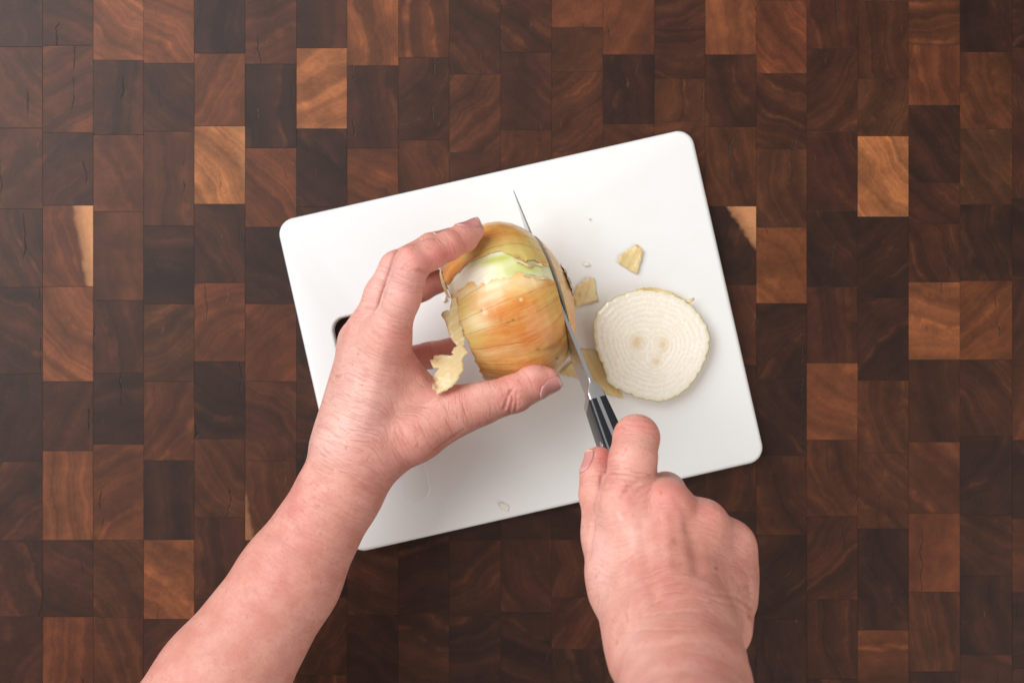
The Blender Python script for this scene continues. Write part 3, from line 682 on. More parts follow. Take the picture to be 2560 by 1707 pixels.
# the other three wrap under the handle
for g, mcp, pip, dip, tip_, r in (('middle', (1664, 1262, 15.2), (1664, 1230, 11.9), (1610, 1235, 9.9), (1560, 1262, 10.0), 1.0),
                                  ('ring', (1757, 1312, 14.6), (1737, 1296, 11.4), (1665, 1300, 9.9), (1600, 1320, 10.4), .96),
                                  ('little', (1826, 1362, 13.5), (1795, 1352, 11.0), (1720, 1360, 10.3), (1655, 1375, 10.8), .86)):
    G.bone(mcp, r * 1.1, pip, r, .4, g, s0=5.4); G.bone(pip, r * .97, dip, r * .85, .3, g, s0=9); G.bone(dip, r * .84, tip_, r * .7, .3, g, s0=11)
G.mesh(0.078, 0.75)
cz = (10.5, 30)
G.creases += [([(1655, 1225), (1680, 1235)], 24, .10, *cz), ([(1560, 1240), (1585, 1300)], 16, .05, *cz), ([(1785, 1285), (1770, 1300)], 24, .02, *cz), ([(1860, 1335), (1850, 1350)], 24, .0, *cz),
              ([(1605, 1320), (1618, 1420), (1640, 1500)], 16, -.09, *cz), ([(1722, 1310), (1735, 1350), (1745, 1420)], 18, -.14, *cz), ([(1664, 1290), (1672, 1420)], 15, .08, *cz),
              ([(1690, 1250), (1722, 1290), (1725, 1320)], 12, -.06, *cz), ([(1629, 1190), (1600, 1200), (1570, 1220), (1555, 1240)], 6, -.10, *cz), ([(1640, 1195), (1615, 1210), (1590, 1235)], 4, -.05, *cz),
              ([(1510, 1180), (1560, 1185), (1620, 1182)], 3, -.025, *cz), ([(1506, 1195), (1550, 1198), (1600, 1190)], 3, -.025, *cz), ([(1512, 1168), (1560, 1172), (1625, 1168)], 3, -.018, *cz), ([(1500, 1215), (1540, 1215), (1580, 1205)], 3, -.03, *cz), ([(1530, 1240), (1565, 1228), (1600, 1212)], 3, -.035, *cz),
              ([(1596, 1060), (1620, 1066), (1642, 1070)], 2.6, -.035, *cz), ([(1560, 1058), (1590, 1062)], 2.4, -.02, *cz), ([(1612, 1078), (1645, 1084)], 2.4, -.022, *cz), ([(1615, 1092), (1648, 1095)], 2.4, -.018, *cz), ([(1570, 1046), (1600, 1046), (1625, 1052)], 2.4, -.02, *cz),
              ([(1506, 1190), (1494, 1250), (1482, 1310), (1472, 1390)], 5, -.10, *cz), ([(1465, 1256), (1486, 1250)], 2.5, -.03, *cz), ([(1462, 1292), (1482, 1288)], 2.5, -.025, *cz),
              ([(1770, 1480), (1840, 1490), (1880, 1515)], 5, -.06, *cz), ([(1780, 1500), (1840, 1512), (1876, 1535)], 4, -.04, *cz), ([(1875, 1460), (1880, 1500), (1876, 1540)], 6, -.10, *cz),
              ([(1560, 1625), (1660, 1612), (1760, 1598), (1850, 1596)], 10, -.04, *cz), ([(1540, 1580), (1620, 1572), (1720, 1575)], 4, -.03, *cz), ([(1600, 1540), (1680, 1530), (1780, 1525)], 3.5, -.02, *cz)]
G.paint += [('pale', 1510, 1400, 50, 130, 0, .35), ('pale', 1590, 1140, 40, 60, 0, .2), ('brown', 1720, 1450, 110, 150, 0, .14), ('red', 1670, 1235, 45, 42, 0, 0.36), ('red', 1560, 1240, 34, 50, 0, 0.30), ('red', 1615, 1070, 40, 26, 0, 0.36), ('red', 1560, 1060, 40, 30, 0, 0.14), ('red', 1505, 1140, 18, 30, 0, 0.65), ('red', 1780, 1280, 60, 30, .4, 0.16), ('red', 1860, 1340, 40, 50, 0, 0.14),
            ('brown', 1685, 1352, 9, 11, 0, .5), ('brown', 1790, 1420, 5, 4, .4, 1.2), ('brown', 1652, 1233, 4, 5, 0, .6), ('red', 1652, 1233, 8, 8, 0, 0.29), ('brown', 1700, 1410, 4, 3, 0, .5), ('red', 1700, 1300, 60, 50, 0, 0.14), ('red', 1690, 1460, 110, 100, 0, 0.13), ('red', 1800, 1680, 60, 50, 0, 0.22),
            ('pale', 1590, 1335, 20, 30, .5, .35), ('pale', 1600, 1620, 60, 100, -.4, .2), ('brown', 1740, 1390, 30, 45, 0, .25), ('brown', 1660, 1560, 60, 60, 0, .2), ('pale', 1550, 1290, 5, 12, -.5, .6), ('pale', 1700, 1190, 30, 20, .4, .35), ('brown', 1640, 1190, 14, 9, 0, .5),
            ('wrinkle', 1780, 1510, 130, 90, 0, 0.38), ('wrinkle', 1560, 1190, 80, 50, 0, 0.38), ('wrinkle', 1600, 1330, 120, 70, 0, -.2), ('wrinkle', 1650, 1680, 160, 70, 0, -.1)]
hand_r = G.finish('bare hand gripping the knife handle, index finger laid along the spine')
G.nail((1481, 1186, 12.5), (1484, 1126, 12.15), (-.86, .0, .5), .98, hand_r)

# ------------------------------------------------------------------ onion materials
def vor1(t, w):
    n = t.n.new('ShaderNodeTexVoronoi'); n.voronoi_dimensions = '1D'; n.feature = 'DISTANCE_TO_EDGE'; t.put(n.inputs['W'], w); t.put(n.inputs['Scale'], 1.0); return n.outputs[0]
def peel_material(name, trans=0.0, veins=1.0, ca=lin(222, 156, 78), cb=lin(236, 190, 116), cm=lin(212, 134, 52)):
    t = NT(name)
    T = t.attr('ot').outputs['Fac']; ph = t.attr('ophi').outputs['Fac']
    org = t.attr('orange').outputs['Fac']; grn = t.attr('green').outputs['Fac']; pal = t.attr('pale').outputs['Fac']; brn = t.attr('brown').outputs['Fac']
    p = t.vmath('SCALE', t.pos(), 100.0)
    v1 = t.comb(t.math('MULTIPLY', ph, 5.0), t.math('MULTIPLY', T, .22), 0.0)
    streak = t.noise(v1, 1.6, 4, 0.62); fine = t.noise(t.comb(t.math('MULTIPLY', ph, 34.0), t.math('MULTIPLY', T, .7), 2.0), 1.0, 3, 0.6)
    mott = t.noise(p, .9, 4, 0.6); sp = t.noise(p, 9.0, 2, 0.6)
    c = t.mix(t.ramp(streak, .34, .66), ca, cb)
    c = t.mix(t.math('MULTIPLY', t.ramp(mott, .42, .66), .6), c, cm)
    c = t.mix(t.math('MULTIPLY', org, 1.0, clamp=True), c, lin(206, 106, 32))
    c = t.mix(t.math('MULTIPLY', grn, .9, clamp=True), c, lin(206, 190, 112))
    c = t.mix(t.math('MULTIPLY', pal, 1.0, clamp=True), c, lin(244, 218, 172))
    c = t.mix(t.math('MULTIPLY', t.math('SUBTRACT', fine, .5), 1.1, clamp=True), c, lin(246, 214, 158))
    wph = t.math('ADD', ph, t.math('MULTIPLY', t.math('SUBTRACT', t.noise(t.comb(T, t.math('MULTIPLY', ph, 2.0), 0.0), .55, 2, .5), .5), .10))
    vein = t.math('ABSOLUTE', t.math('SUBTRACT', vor1(t, t.math('MULTIPLY', wph, 4.3)), 0.0))
    fade = t.ramp(t.noise(t.comb(t.math('MULTIPLY', T, .8), t.math('MULTIPLY', ph, 5.0), 7.0), 1.0, 2, .6), .36, .62)
    vl = t.math('MULTIPLY', t.ramp(vein, .008, .045, 1, 0), t.math('ADD', .25, t.math('MULTIPLY', fade, .6)))
    vein2 = t.math('ABSOLUTE', t.math('SUBTRACT', vor1(t, t.math('ADD', 31.0, t.math('MULTIPLY', wph, 11.0))), 0.0))
    vl2 = t.math('MULTIPLY', t.ramp(vein2, .0, .06, .35, 0), fade)
    vv = t.math('MULTIPLY', t.math('MAXIMUM', vl, vl2), veins)
    c = t.mix(t.math('MULTIPLY', vv, .62), c, lin(152, 92, 44))
    c = t.mix(t.math('MULTIPLY', t.ramp(sp, .68, .78), .35), c, lin(170, 100, 50))
    c = t.mix(t.math('MULTIPLY', brn, 1.0, clamp=True), c, lin(120, 66, 30))
    h = t.math('ADD', t.math('MULTIPLY', vv, -1.0), t.math('ADD', t.math('MULTIPLY', fine, .8), t.math('MULTIPLY', mott, .8)))
    t.set(Base_Color=c, Roughness=t.math('ADD', .17, t.math('MULTIPLY', mott, .18)), Normal=t.bump(h, .0003, .3), Subsurface_Weight=.2, Subsurface_Scale=.002)
    t.b.inputs['Subsurface Radius'].default_value = (1, .6, .25)
    if trans:
        tr = t.n.new('ShaderNodeBsdfTranslucent'); t.put(tr.inputs[0], c); mx = t.n.new('ShaderNodeMixShader'); mx.inputs[0].default_value = trans
        t.link(t.b.outputs[0], mx.inputs[1]); t.link(tr.outputs[0], mx.inputs[2]); t.link(mx.outputs[0], t.out.inputs[0])
    return t.m
PEEL = peel_material('onion_peel'); PEEL_THIN = peel_material('onion_peel_thin', .22, .4, lin(238, 208, 146), lin(248, 230, 186), lin(234, 200, 130))

def flesh_material():
    t = NT('onion_flesh'); T = t.attr('ot').outputs['Fac']; ph = t.attr('ophi').outputs['Fac']; grn = t.attr('green').outputs['Fac']
    fine = t.noise(t.comb(t.math('MULTIPLY', ph, 30.0), t.math('MULTIPLY', T, .5), 2.0), 1.0, 3, .6)
    c = t.mix(t.ramp(fine, .3, .75), lin(236, 228, 205), lin(248, 244, 230))
    c = t.mix(t.math('MULTIPLY', grn, 1.0, clamp=True), c, lin(196, 202, 104))
    vein = t.math('ABSOLUTE', t.math('SUBTRACT', t.noise(t.comb(t.math('MULTIPLY', ph, 6.0), t.math('MULTIPLY', T, .15), 3.0), 1.6, 1, .5), .5))
    c = t.mix(t.ramp(vein, 0, .014, .35, 0), c, lin(196, 186, 120))
    t.set(Base_Color=c, Roughness=.3, Normal=t.bump(fine, .0003, .3), Subsurface_Weight=.4, Subsurface_Scale=.005)
    t.b.inputs['Subsurface Radius'].default_value = (1, .9, .6)
    return t.m
FLESH = flesh_material()
def cut_material():
    t = NT('onion_cut_face'); r = t.attr('ring').outputs['Fac']; core = t.attr('core').outputs['Fac']; rim = t.attr('rim').outputs['Fac']; ang = t.attr('ophi').outputs['Fac']
    p = t.vmath('SCALE', t.pos(), 100.0)
    wob = t.math('ADD', r, t.math('MULTIPLY', t.math('SUBTRACT', t.noise(p, 1.1, 3, .55), .5), .5))
    w = t.math('SINE', t.math('MULTIPLY', wob, 2 * math.pi))
    edge = t.math('MULTIPLY', t.ramp(w, .55, 1.0), t.ramp(t.noise(p, 1.7, 2, .5), .3, .6, .35, 1.0))
    n = t.noise(p, 6.0, 3, .6); rad = t.noise(t.comb(t.math('MULTIPLY', ang, 40.0), t.math('MULTIPLY', r, .8), 0), 1.0, 2, .6)
    c = t.mix(t.ramp(n, .3, .7), lin(235, 225, 207), lin(243, 236, 223))
    c = t.mix(t.math('MULTIPLY', edge, .62), c, lin(252, 249, 244))
    c = t.mix(t.math('MULTIPLY', t.ramp(rad, .5, .75), .3), c, lin(210, 200, 182))
    c = t.mix(t.math('MULTIPLY', rim, .7, clamp=True), c, lin(232, 218, 158))
    c = t.mix(t.math('MULTIPLY', core, .8, clamp=True), c, lin(214, 182, 124))
    t.set(Base_Color=c, Roughness=.17, Normal=t.bump(t.math('ADD', t.math('MULTIPLY', w, .40), t.math('MULTIPLY', rad, .5)), .0004, .3), Subsurface_Weight=.6, Subsurface_Scale=.008)
    t.b.inputs['Subsurface Radius'].default_value = (1, .95, .8)
    return t.m
CUT = cut_material()

# ------------------------------------------------------------------ knife frame (also gives the plane of the cut)
K0, K1 = P(1284, 474, 2.6), P(1477, 950, 8.6)
kd = unit(K1 - K0); KL = np.linalg.norm(K1 - K0)
kn0 = unit(np.array([0, 0, 1.0]) - kd * kd[2]); kr = np.cross(kn0, kd); ka = math.radians(12)
kn = kn0 * math.cos(ka) + kr * math.sin(ka); krn = kr * math.cos(ka) - kn0 * math.sin(ka)
def KP(x, h, y): return K0 + kd * x + kn * h + krn * y      # along, above spine, to the right

# ------------------------------------------------------------------ onion
OC = P(1279.5, 766, 0.0); OC[2] = 4.2
OA = np.array([.931, .364, 0]); OB = np.array([.364, -.931, 0]); OZ = np.array([0, 0, 1.0])
_rt = np.array([-4.2, -3.6, -3.0, -2.4, -1.7, -1, -.3, .3, 1, 1.6, 2.1, 2.6, 2.95, 3.2, 3.36, 3.44]); _rr = np.array([2.2, 2.9, 3.42, 3.88, 4.28, 4.60, 4.76, 4.77, 4.60, 4.27, 3.82, 3.15, 2.45, 1.7, .95, .0])
_td = np.linspace(-4.2, 3.44, 900); _rd = np.interp(_td, _rt, _rr)
_ker = np.hanning(61); _ker /= _ker.sum(); _pad = np.pad(_rd, 30, mode='edge'); _rs = np.convolve(_pad, _ker, 'valid'); _rs[-40:] = _rd[-40:] * np.linspace(0, 1, 40) + _rs[-40:] * np.linspace(1, 0, 40)
def oR(t, ph):
    r = np.interp(t, _td, _rs)
    return r * (1 + .010 * np.sin(3 * ph + .6) + .007 * np.sin(5 * ph + 2 + .5 * t) + .004 * np.sin(11 * ph + 1))
def osurf(t, ph, off=0.0):
    r = oR(t, ph) + off
    r, t, ph = np.broadcast_arrays(r, t, ph)
    return OC + OA * t[..., None] + OB * (r * np.sin(ph))[..., None] + OZ * (r * .885 * np.cos(ph))[..., None]
TCUT = -3.0
PH = np.linspace(-math.pi, math.pi, 721)
def slit_t(ph, s_off):
    ts = np.linspace(.6, 3.4, 140); out = []
    for q in np.atleast_1d(ph):
        p = osurf(ts, np.full_like(ts, q)); s = (p - K0) @ krn
        k = np.searchsorted(s, s_off) if (np.diff(s) > 0).all() else int(np.argmax(s > s_off))
        if k <= 0: out.append(ts[0] if s[0] > s_off else ts[-1])
        else:
            a = (s_off - s[k - 1]) / (s[k] - s[k - 1] + 1e-9); out.append(ts[k - 1] + a * (ts[k] - ts[k - 1]))
    return np.array(out)
SLIT_L = slit_t(PH, -.10); SLIT_R = slit_t(PH, .13)
def sl_l(ph): return np.interp((ph + math.pi) % (2 * math.pi) - math.pi, PH, SLIT_L)
def sl_r(ph): return np.interp((ph + math.pi) % (2 * math.pi) - math.pi, PH, SLIT_R)
# photo pixel -> place on the onion surface
_gt, _gp = np.meshgrid(np.linspace(TCUT, 3.3, 240), np.linspace(-1.75, 1.75, 400), indexing='ij'); _gx = proj(osurf(_gt, _gp))
def opx(px, py):
    k = np.argmin((_gx[..., 0] - px) ** 2 + (_gx[..., 1] - py) ** 2); return _gt.ravel()[k], _gp.ravel()[k]

OPAINT = [('pale', x_, y_ + 8, 22, 11, -.35, .5) for x_, y_ in ((1130, 748), (1150, 730), (1170, 716), (1200, 716), (1225, 709), (1250, 702), (1280, 694), (1310, 692), (1340, 697))] + [('green', x_, y_ - 8, 26, 10, -.2, .35) for x_, y_ in ((1190, 648), (1220, 640), (1255, 632), (1285, 640), (1320, 652), (1350, 655))] + [('orange', 1290, 805, 120, 60, -.3, .55), ('orange', 1250, 780, 60, 25, -.3, .35), ('orange', 1330, 850, 80, 30, -.3, .5), ('orange', 1200, 605, 60, 26, -.5, .55), ('orange', 1135, 690, 22, 40, .5, .7), ('orange', 1230, 590, 90, 14, 0, .4),
          ('green', 1270, 615, 90, 26, -.1, .55), ('green', 1330, 630, 40, 40, 0, .4), ('green', 1180, 850, 30, 60, 0, .5), ('green', 1160, 780, 26, 40, 0, .6), ('green', 1380, 760, 25, 40, 0, .4),
          ('pale', 1185, 800, 30, 22, -.3, .8), ('pale', 1210, 815, 30, 12, -.3, .5), ('pale', 1210, 748, 40, 10, -.35, .5), ('pale', 1300, 720, 60, 16, -.2, .25), ('pale', 1240, 880, 80, 14, -.1, .3), ('pale', 1390, 890, 26, 30, 0, .25), ('pale', 1170, 665, 30, 6, -.7, .6),
          ('brown', 1283, 800, 3.5, 3, 0, .9), ('brown', 1270, 806, 8, 3, -.4, .5), ('brown', 1252, 800, 4, 8, 0, .3), ('brown', 1272, 815, 16, 3, .2, .25), ('brown', 1298, 795, 5, 10, 0, .22), ('brown', 1204, 776, 3, 3, 0, .7), ('brown', 1392, 895, 4, 4, 0, .8), ('brown', 1345, 873, 5, 2, 0, .6), ('brown', 1370, 870, 22, 6, -.35, .45), ('brown', 1385, 855, 16, 30, 0, .25), ('pale', 1302, 749, 4, 4, 0, .9), ('pale', 1212, 780, 6, 6, 0, .8)]
def onion_attrs(o, V, t, ph, extra=()):
    uv = proj(V); n = len(V); fattr(o, 'ot', t); fattr(o, 'ophi', ph)
    ch = dict(orange=np.zeros(n), green=np.zeros(n), pale=np.zeros(n), brown=np.zeros(n)); up = smooth01((V[:, 2] - 3.2) / 1.5)
    for (k, x, y, rx, ry, a, amt) in list(OPAINT if not extra else extra):
        dx, dy = uv[:, 0] - x, uv[:, 1] - y; ca, sa = math.cos(a), math.sin(a)
        ch[k] += amt * np.exp(-(((dx * ca + dy * sa) / rx) ** 2 + ((-dx * sa + dy * ca) / ry) ** 2)) * up
    for k in ch: fattr(o, k, np.clip(ch[k], 0, 1))
def grid_faces(nu, nv, wrap=False):
    F = []
    for i in range(nu - 1):
        for j in range(nv if wrap else nv - 1):
            a, b = i * nv + j, i * nv + (j + 1) % nv; F.append((a, b, b + nv, a + nv))
    return F

onion = empty('onion')
tag(onion, 'large yellow onion with torn papery skin, held on the board and half cut', 'onion')
# flesh under the skin, closed by flat cut faces
NP, NTT = 200, 70
def flesh_body(name, t0f, t1f, off, shift=None):
    ph = np.linspace(-math.pi, math.pi, NP, endpoint=False); t0 = t0f(ph); t1 = t1f(ph)
    tt = np.linspace(0, 1, NTT)[:, None]; T = t0 + (t1 - t0) * tt; Ph = np.broadcast_to(ph, T.shape)
    V = osurf(T, Ph, off).reshape(-1, 3); F = grid_faces(NTT, NP, True)
    return V, F, T.ravel(), Ph.ravel()
V, F, T_, P_ = flesh_body('flesh', lambda p: np.full_like(p, TCUT + .01), lambda p: sl_l(p) - .01, -.055)
fl = mesh_obj('flesh', V, F, FLESH, onion)
onion_attrs(fl, V, T_, P_, [('green', 1240, 648, 60, 10, -.22, .9), ('green', 1275, 668, 60, 26, -.1, .5), ('green', 1335, 675, 50, 26, 0, .6), ('green', 1250, 690, 45, 14, -.2, .3), ('green', 1120, 720, 24, 30, 0, .15)])
def cut_face(name, loop, parent, flip=False, rings=7.0, mat=None):
    c = loop.mean(0); K = 26; n = len(loop); V = [c]; R_, A_, rim = [0], [0], [0]
    for k in range(1, K + 1):
        f = k / K
        V += list(c + (loop - c) * f); R_ += [f * rings] * n; A_ += list(np.linspace(0, 6.28, n)); rim += [max(0, (f - .93) / .07)] * n
    F = [(0, 1 + j, 1 + (j + 1) % n) for j in range(n)]
    for k in range(K - 1):
        for j in range(n): a, b = 1 + k * n + j, 1 + k * n + (j + 1) % n; F.append((a, a + n, b + n, b))
    if flip: F = [f[::-1] for f in F]
    o = mesh_obj(name, np.array(V), F, mat or CUT, parent); fattr(o, 'ring', R_); fattr(o, 'ophi', A_); fattr(o, 'rim', rim); fattr(o, 'core', np.zeros(len(V)))
    return o
ph = np.linspace(-math.pi, math.pi, NP, endpoint=False)
cut_face('cut_face', osurf(np.full_like(ph, TCUT), ph, -.05), onion)
cut_face('cut_face', osurf(sl_l(ph), ph, -.04), onion, True)
# peel with the torn window
up_px = [(1100, 738), (1117, 715), (1132, 700), (1157, 673), (1184, 654), (1218, 642), (1258, 634), (1276, 644), (1297, 656), (1318, 664), (1350, 662), (1372, 668), (1395, 670)]
lo_px = [(1105, 765), (1126, 744), (1147, 726), (1165, 713), (1182, 704), (1192, 720), (1214, 711), (1237, 701.5), (1260, 698), (1299, 687), (1318, 692), (1345, 697), (1378, 700), (1400, 705)]
def px_curve(L):
    q = np.array([opx(*p) for p in L]); k = np.argsort(q[:, 0]); return q[k, 0], q[k, 1]
ut, up_ = px_curve(up_px); lt, lp_ = px_curve(lo_px)
NTP, NPP = 130, 300
tt = np.linspace(0, 1, NTP); ss = np.linspace(0, 1, NPP)
# denser towards both torn edges
ss = .5 - .5 * np.cos(math.pi * ss)
T = np.zeros((NTP, NPP)); Ph = np.zeros((NTP, NPP)); OFF = np.zeros((NTP, NPP))
rag = np.cumsum(RNG.normal(0, .004, 400)); rag -= np.linspace(rag[0], rag[-1], 400); rag2 = np.cumsum(RNG.normal(0, .004, 400)); rag2 -= np.linspace(rag2[0], rag2[-1], 400)
for i, a in enumerate(tt):
    tn = TCUT + a * (2.7 - TCUT)
    l = np.interp(tn, lt, lp_) + rag[int(a * 399)]; u = np.interp(tn, ut, up_) + rag2[int(a * 399)]
    phs = l + (u + 2 * math.pi - l) * ss
    T[i] = TCUT - .05 * abs(math.sin(7 * a)) * 0 + a * (sl_l(phs) - TCUT); Ph[i] = phs
    dl = (phs - l) * 4.3; du = (u + 2 * math.pi - phs) * 4.3
    curl = smooth01((tn - .5) / .9)
    OFF[i] = .008 + (.008 + .10 * curl * (.6 + .4 * math.sin(9 * tn))) * np.exp(-dl / .13) + (.008 + .16 * curl * (.6 + .4 * math.sin(7 * tn + 1))) * np.exp(-du / .15)
# the cut end of the skin frays a little
OFF[:6] += (np.linspace(.05, 0, 6)[:, None]) * (.5 + .5 * np.sin(Ph[:6] * 9))
T[0] += .05 * np.sin(Ph[0] * 23) + .04 * np.sin(Ph[0] * 41 + 1)
V = osurf(T, Ph, OFF).reshape(-1, 3)
pl = mesh_obj('peel', V, grid_faces(NTP, NPP), PEEL, onion); onion_attrs(pl, V, T.ravel(), Ph.ravel())
m = pl.modifiers.new('thickness', 'SOLIDIFY'); m.thickness = .0003; m.offset = 0
# pale curled lips along the tear
def lip(curve_t, curve_p, t0, t1, sgn, parent, hgt):
    n = 46; ts = np.linspace(t0, t1, n); p0 = np.interp(ts, curve_t, curve_p); V = []; w = .10 + .05 * np.sin(ts * 9) + RNG.normal(0, .008, n)
    rows = 6
    for k in range(rows):
        a = k / (rows - 1) * math.pi * .95
        V.append(osurf(ts, p0 + sgn * (.012 - w * np.sin(a) * .35), .02 + hgt * (1 - np.cos(a)) * .5 * (.6 + .5 * np.sin(ts * 6.1 + sgn)) + .03))
    V = np.array(V).reshape(-1, 3)
    o = mesh_obj('torn_edge', V, grid_faces(rows, n), PEEL_THIN, parent); onion_attrs(o, V, np.tile(ts, rows), np.tile(p0, rows), [('pale', 1300, 680, 300, 300, 0, .75)])
    mm = o.modifiers.new('thickness', 'SOLIDIFY'); mm.thickness = .0003; mm.offset = 0
lip(ut, up_, 1.0, 2.3, -1, pl, .20); lip(lt, lp_, 1.1, 2.35, 1, pl, .17)

# the end piece on the far side of the blade
ecap = [None]
def cap_shift(V):
    V = V.copy(); hgt = np.clip((V[:, 2] - .5) / 8, 0, 1); return V + OA * (.01 + .08 * hgt)[:, None]
ph = np.linspace(-math.pi, math.pi, NP, endpoint=False); t0 = sl_r(ph); a = np.linspace(0, 1, 46)[:, None]
T = t0 + (3.435 - t0) * (1 - (1 - a) ** 1.6); Ph = np.broadcast_to(ph, T.shape); V = cap_shift(osurf(T, Ph, .01).reshape(-1, 3))
cp = mesh_obj('end_piece', V, grid_faces(46, NP, True), PEEL, onion); onion_attrs(cp, V, T.ravel(), Ph.ravel(), [('pale', 1400, 720, 30, 60, .3, .35), ('green', 1385, 700, 14, 60, .35, .3), ('orange', 1435, 830, 20, 60, 0, .25)])
cut_face('cut_face', cap_shift(osurf(t0, ph, .0)), onion)
# greenish cut layer just inside the end piece's skin
fcut = cap_shift(osurf(t0 - .004, ph, -.01)); fin = cap_shift(osurf(t0 - .004, ph, -.30))
t = NT('onion_cut_layer'); t.set(Base_Color=lin(206, 190, 112), Roughness=.35, Subsurface_Weight=.3, Subsurface_Scale=.003)
mesh_obj('cut_layer', np.concatenate([fcut, fin]), [(j, NP + j, NP + (j + 1) % NP, (j + 1) % NP) for j in range(NP)], t.m, cp)
# root stub
t = NT('onion_root'); pp = t.vmath('SCALE', t.pos(), 100.0); nn_ = t.noise(pp, 7, 4, .7)
t.set(Base_Color=t.mix(t.ramp(nn_, .35, .65), lin(178, 158, 128), lin(232, 218, 192)), Roughness=.8, Normal=t.bump(nn_, .001, .8)); ROOT = t.m
rc = cap_shift(np.array([OC + OA * 3.36 + OZ * .35]))[0]; V, F = [], []
for i in range(9):
    r = .95 * i / 8
    for j in range(36):
        q = 2 * math.pi * j / 36; rr_ = r * (1 + .14 * math.sin(3 * q + 1) + .10 * math.sin(7 * q)) ; V.append(rc + OB * rr_ * math.sin(q) + OZ * rr_ * math.cos(q) + OA * (.13 * (1 - (i / 8) ** 2) + RNG.normal(0, .03)))
root = mesh_obj('root', np.array(V), grid_faces(9, 36, True), ROOT, onion)
for k in range(34):
    q = RNG.uniform(0, 6.28); r = RNG.uniform(.2, .95); b = rc + OB * r * math.sin(q) + OZ * r * math.cos(q) + OA * .06
    dr = unit(OA * .5 + OB * RNG.normal(0, .8) + OZ * RNG.normal(.2, .8)); L = RNG.uniform(.15, .4); s1 = unit(np.cross(dr, OZ + .1)) * .018; s2 = np.cross(dr, s1)
    e = b + dr * L + OZ * RNG.normal(0, .05)
    mesh_obj('root_hair', np.array([b + s1, b - s1 * .5 + s2, b - s1 * .5 - s2, e]), [(0, 1, 3), (1, 2, 3), (2, 0, 3)], ROOT, root)

# thin sheets cut to an outline
def sheet(name, outline, zf, mat, parent=None, step=7.0, thick=.0003, ax=(1, 0), paint=(), wav=0.0, jag=0.0):
    pts = []; O = np.array(outline, float)
    for a, b in zip(O, np.roll(O, -1, 0)):
        n = max(1, int(np.linalg.norm(b - a) / (step * .6)))
        for k in range(n): pts.append(a + (b - a) * k / n + (RNG.normal(0, jag, 2) if k else 0))
    nb_ = len(pts); pts = np.array(pts); inn = []
    lo, hi = pts.min(0), pts.max(0)
    def inside(q):
        c = False; j = nb_ - 1
        for i in range(nb_):
            if (pts[i, 1] > q[1]) != (pts[j, 1] > q[1]) and q[0] < (pts[j, 0] - pts[i, 0]) * (q[1] - pts[i, 1]) / (pts[j, 1] - pts[i, 1]) + pts[i, 0]: c = not c
            j = i
        return c
    for yy in np.arange(lo[1], hi[1], step):
        for xx in np.arange(lo[0], hi[0], step):
            q = np.array([xx, yy]) + RNG.normal(0, step * .12, 2)
            if inside(q) and np.min(np.linalg.norm(pts - q, axis=1)) > step * .55: inn.append(q)
    allp = list(pts) + inn
    r = mgeo.delaunay_2d_cdt([Vector(p) for p in allp], [], [list(range(nb_))], 1, 1e-4)
    Q = np.array([tuple(v) for v in r[0]]); ax = unit(np.array(ax, float)); al = Q @ ax; ac = Q @ np.array([-ax[1], ax[0]])
    Z = np.array([zf(*q) for q in Q]) + wav * np.sin(ac * .55 + .4 * np.sin(al * .08)) + wav * .6 * np.sin(ac * .27 + 1)
    V = np.array([P(q[0], q[1], z) for q, z in zip(Q, Z)])
    o = mesh_obj(name, V, [f for f in r[2]], mat, parent)
    n = len(V); fattr(o, 'ot', al / 41.); fattr(o, 'ophi', ac / 180.)
    ch = dict(orange=np.zeros(n), green=np.zeros(n), pale=np.zeros(n), brown=np.zeros(n))
    for (k, x, y, rx, ry, a, amt) in paint:
        dx, dy = Q[:, 0] - x, Q[:, 1] - y; ca, sa = math.cos(a), math.sin(a)
        ch[k] += amt * np.exp(-(((dx * ca + dy * sa) / rx) ** 2 + ((-dx * sa + dy * ca) / ry) ** 2))
    for k in ch: fattr(o, k, np.clip(ch[k], 0, 1))
    mm = o.modifiers.new('thickness', 'SOLIDIFY'); mm.thickness = thick; mm.offset = 0
    return o
strip = [(1150, 790), (1154, 806), (1158, 821), (1163, 846), (1160, 866), (1170, 882), (1162.5, 887), (1155, 904), (1162, 913), (1157, 919), (1161, 926), (1147, 939), (1150, 946), (1132, 965), (1115, 977), (1091, 986), (1090.6, 979), (1081, 973),
         (1080.6, 960), (1086, 957), (1081, 945), (1085, 937.5), (1098, 919), (1085, 921), (1078, 910), (1074.5, 898), (1083, 899), (1084.5, 888.5), (1106, 887), (1127, 888.5), (1135, 885.5), (1128, 881), (1135, 868.6), (1143, 865.6), (1136.5, 858), (1126, 844),
         (1121, 833.5), (1117, 815), (1110.5, 798), (1103, 787.5), (1106, 781), (1117, 775), (1124, 777), (1127, 760), (1131, 745), (1140, 742)]
def strip_z(x, y):
    return float(np.interp(y, [740, 780, 820, 860, 900, 940, 990], [7.35, 7.25, 7.15, 7.25, 7.7, 8.3, 8.75])) - .012 * max(0, 1125 - x) * (1 if y < 900 else .3)
sheet('peel_strip', strip, strip_z, PEEL_THIN, pl, 6, .0003, (.8, -.6), [('pale', 1120, 900, 90, 130, 0, .62), ('green', 1140, 800, 40, 60, 0, .2), ('brown', 1083, 950, 9, 11, 0, 1.0), ('brown', 1090, 968, 6, 8, 0, .7), ('orange', 1090, 972, 16, 16, 0, .6), ('orange', 1090, 903, 18, 12, 0, .55), ('brown', 1106, 785, 8, 8, 0, .4)], .035, .5)
